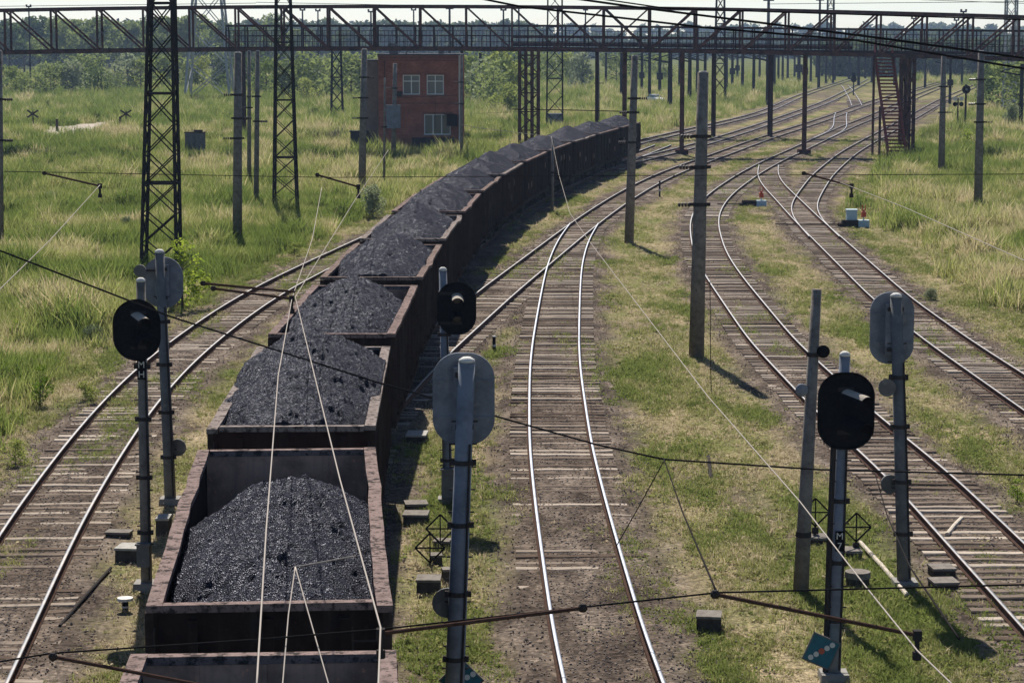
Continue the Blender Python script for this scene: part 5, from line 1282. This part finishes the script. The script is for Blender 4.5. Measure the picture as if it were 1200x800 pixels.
plant(YBP[0], 1133, 172, 150, None, 'green clump at the foot of the far meadow signal', 'shrub', None, 2, 1.5)
plant(BP[1], 56, 130, 118, None, 'small dark conical bush alone in the left meadow', 'bush', None, 4, .5)
plant(YBP[1], 1192, 590, 560, None, 'small weed clump at the right edge beside the track', 'shrub', None, 2, 1.3)
plant(BP[2], 368, 140, 126, None, 'low dark bush left of the brick house pole', 'bush', None, 4, .8)

gm = 'weedy shrubs in the meadows'
for i, (x, yb, yt) in enumerate([(20, 395, 372), (95, 330, 312), (150, 268, 254), (60, 236, 224), (345, 300, 284), (250, 205, 195), (130, 205, 196), (385, 262, 250), (15, 300, 286), (110, 402, 380), (1165, 330, 312), (1120, 300, 286), (1075, 245, 234), (1185, 270, 256), (1090, 352, 338), (520, 232, 224), (18, 545, 515), (100, 470, 448), (660, 120, 108), (790, 140, 128), (1030, 215, 207), (1060, 232, 224)]):
    lab = {0: 'dark weedy shrub at the left edge, below the slanting pale wire', 10: 'weedy shrub in the right meadow near the slanting wire', 16: 'weedy shrub at the left edge beside the left track', 17: 'weedy shrub just right of the bright yellow green shrub'}.get(i, 'low weedy shrub standing out of the tall meadow grass')
    plant((YBP + GBP + BBP)[i % 6], x, yb, yt, None, lab, 'shrub', gm, (2, 2, 4, 4, 4, 4)[i % 6], random.uniform(1.0, 1.6))
# far woods: one mass
FP = []
for q in range(3):
    V, Fq = crown_mesh(90 + q, 12, 10, 700, .75, .5, 8); FP.append(np_mesh('wood_tree', V, Fq, M['forestleaf'], linkit=False))
PX = []; SCL = []
def wood(n, x0, x1, Y0, Y1, h0, h1):
    for _ in range(n):
        Yd = random.uniform(Y0, Y1); X = XAT(random.uniform(x0, x1), 60, Yd); PX.append((X, Yd, 0)); SCL.append(random.uniform(h0, h1) / 12)
wood(420, -60, 640, 1150, 1500, 13, 21); wood(260, 560, 960, 1250, 1600, 9, 15); wood(330, 968, 1290, 690, 770, 8.5, 11); wood(120, 1000, 1260, 1200, 1500, 12, 17); wood(140, -60, 420, 880, 1000, 10, 15)
wood(300, -100, 1300, 1900, 2300, 16, 26)
scatter('distant_woods', np.array(PX), np.array(SCL), np.array([random.uniform(.1, .7) for _ in PX]), FP, .03, 'hazy blue distant woods along the whole horizon', 'woods')

# ------------------------------------------------------------------ haze
b = MB(); b.box((0, 1240, 20), (2600, 2560, 44))
hz = bpy.data.materials.new('thin_air'); hz.use_nodes = True; nt = hz.node_tree; nt.nodes.clear()
o = nt.nodes.new('ShaderNodeOutputMaterial'); pv = nt.nodes.new('ShaderNodeVolumePrincipled'); pv.inputs['Density'].default_value = .0001; pv.inputs['Color'].default_value = (.50, .68, 1.0, 1); pv.inputs['Anisotropy'].default_value = .2
nt.links.new(pv.outputs[0], o.inputs['Volume'])
hzo = b.build('haze', hz); tag(hzo, 'thin blue summer haze over the yard', 'haze', kind='stuff')

# ------------------------------------------------------------------ light, sky, camera
SUN_EL, SUN_AZ = math.radians(45), math.radians(-7)      # behind the scene, a little to the left
w = bpy.data.worlds.new('World'); S.world = w; w.use_nodes = True; nt = w.node_tree
sky = nt.nodes.new('ShaderNodeTexSky'); sky.sky_type = 'NISHITA'; sky.sun_disc = False; sky.sun_elevation = SUN_EL; sky.sun_rotation = SUN_AZ; sky.dust_density = 0.4; sky.ozone_density = 4.0; sky.air_density = 0.8
nt.links.new(sky.outputs[0], nt.nodes['Background'].inputs[0]); nt.nodes['Background'].inputs[1].default_value = .06
sd = Vector((math.sin(SUN_AZ) * math.cos(SUN_EL), math.cos(SUN_AZ) * math.cos(SUN_EL), math.sin(SUN_EL)))
sl = bpy.data.lights.new('sun', 'SUN'); sl.energy = 5.0; sl.angle = math.radians(.53); sl.color = (1, .95, .87)
so = link(bpy.data.objects.new('sun', sl)); so.rotation_euler = (-sd).to_track_quat('-Z', 'Y').to_euler()
cam = bpy.data.cameras.new('camera'); cam.sensor_width = 36; cam.lens = F / 1200 * 36; cam.clip_start = .5; cam.clip_end = 20000
co = link(bpy.data.objects.new('camera', cam)); co.location = (0, 0, H); co.rotation_euler = (math.pi / 2 - PITCH, 0, 0); S.camera = co
S.view_settings.view_transform = 'Standard'; S.view_settings.look = 'None'; S.view_settings.gamma = 1; S.view_settings.exposure = 0.85; S.view_settings.use_curve_mapping = False
S.cycles.use_denoising = True; S.cycles.max_bounces = 6; S.cycles.volume_bounces = 0; S.cycles.transparent_max_bounces = 4; S.cycles.sample_clamp_indirect = 4
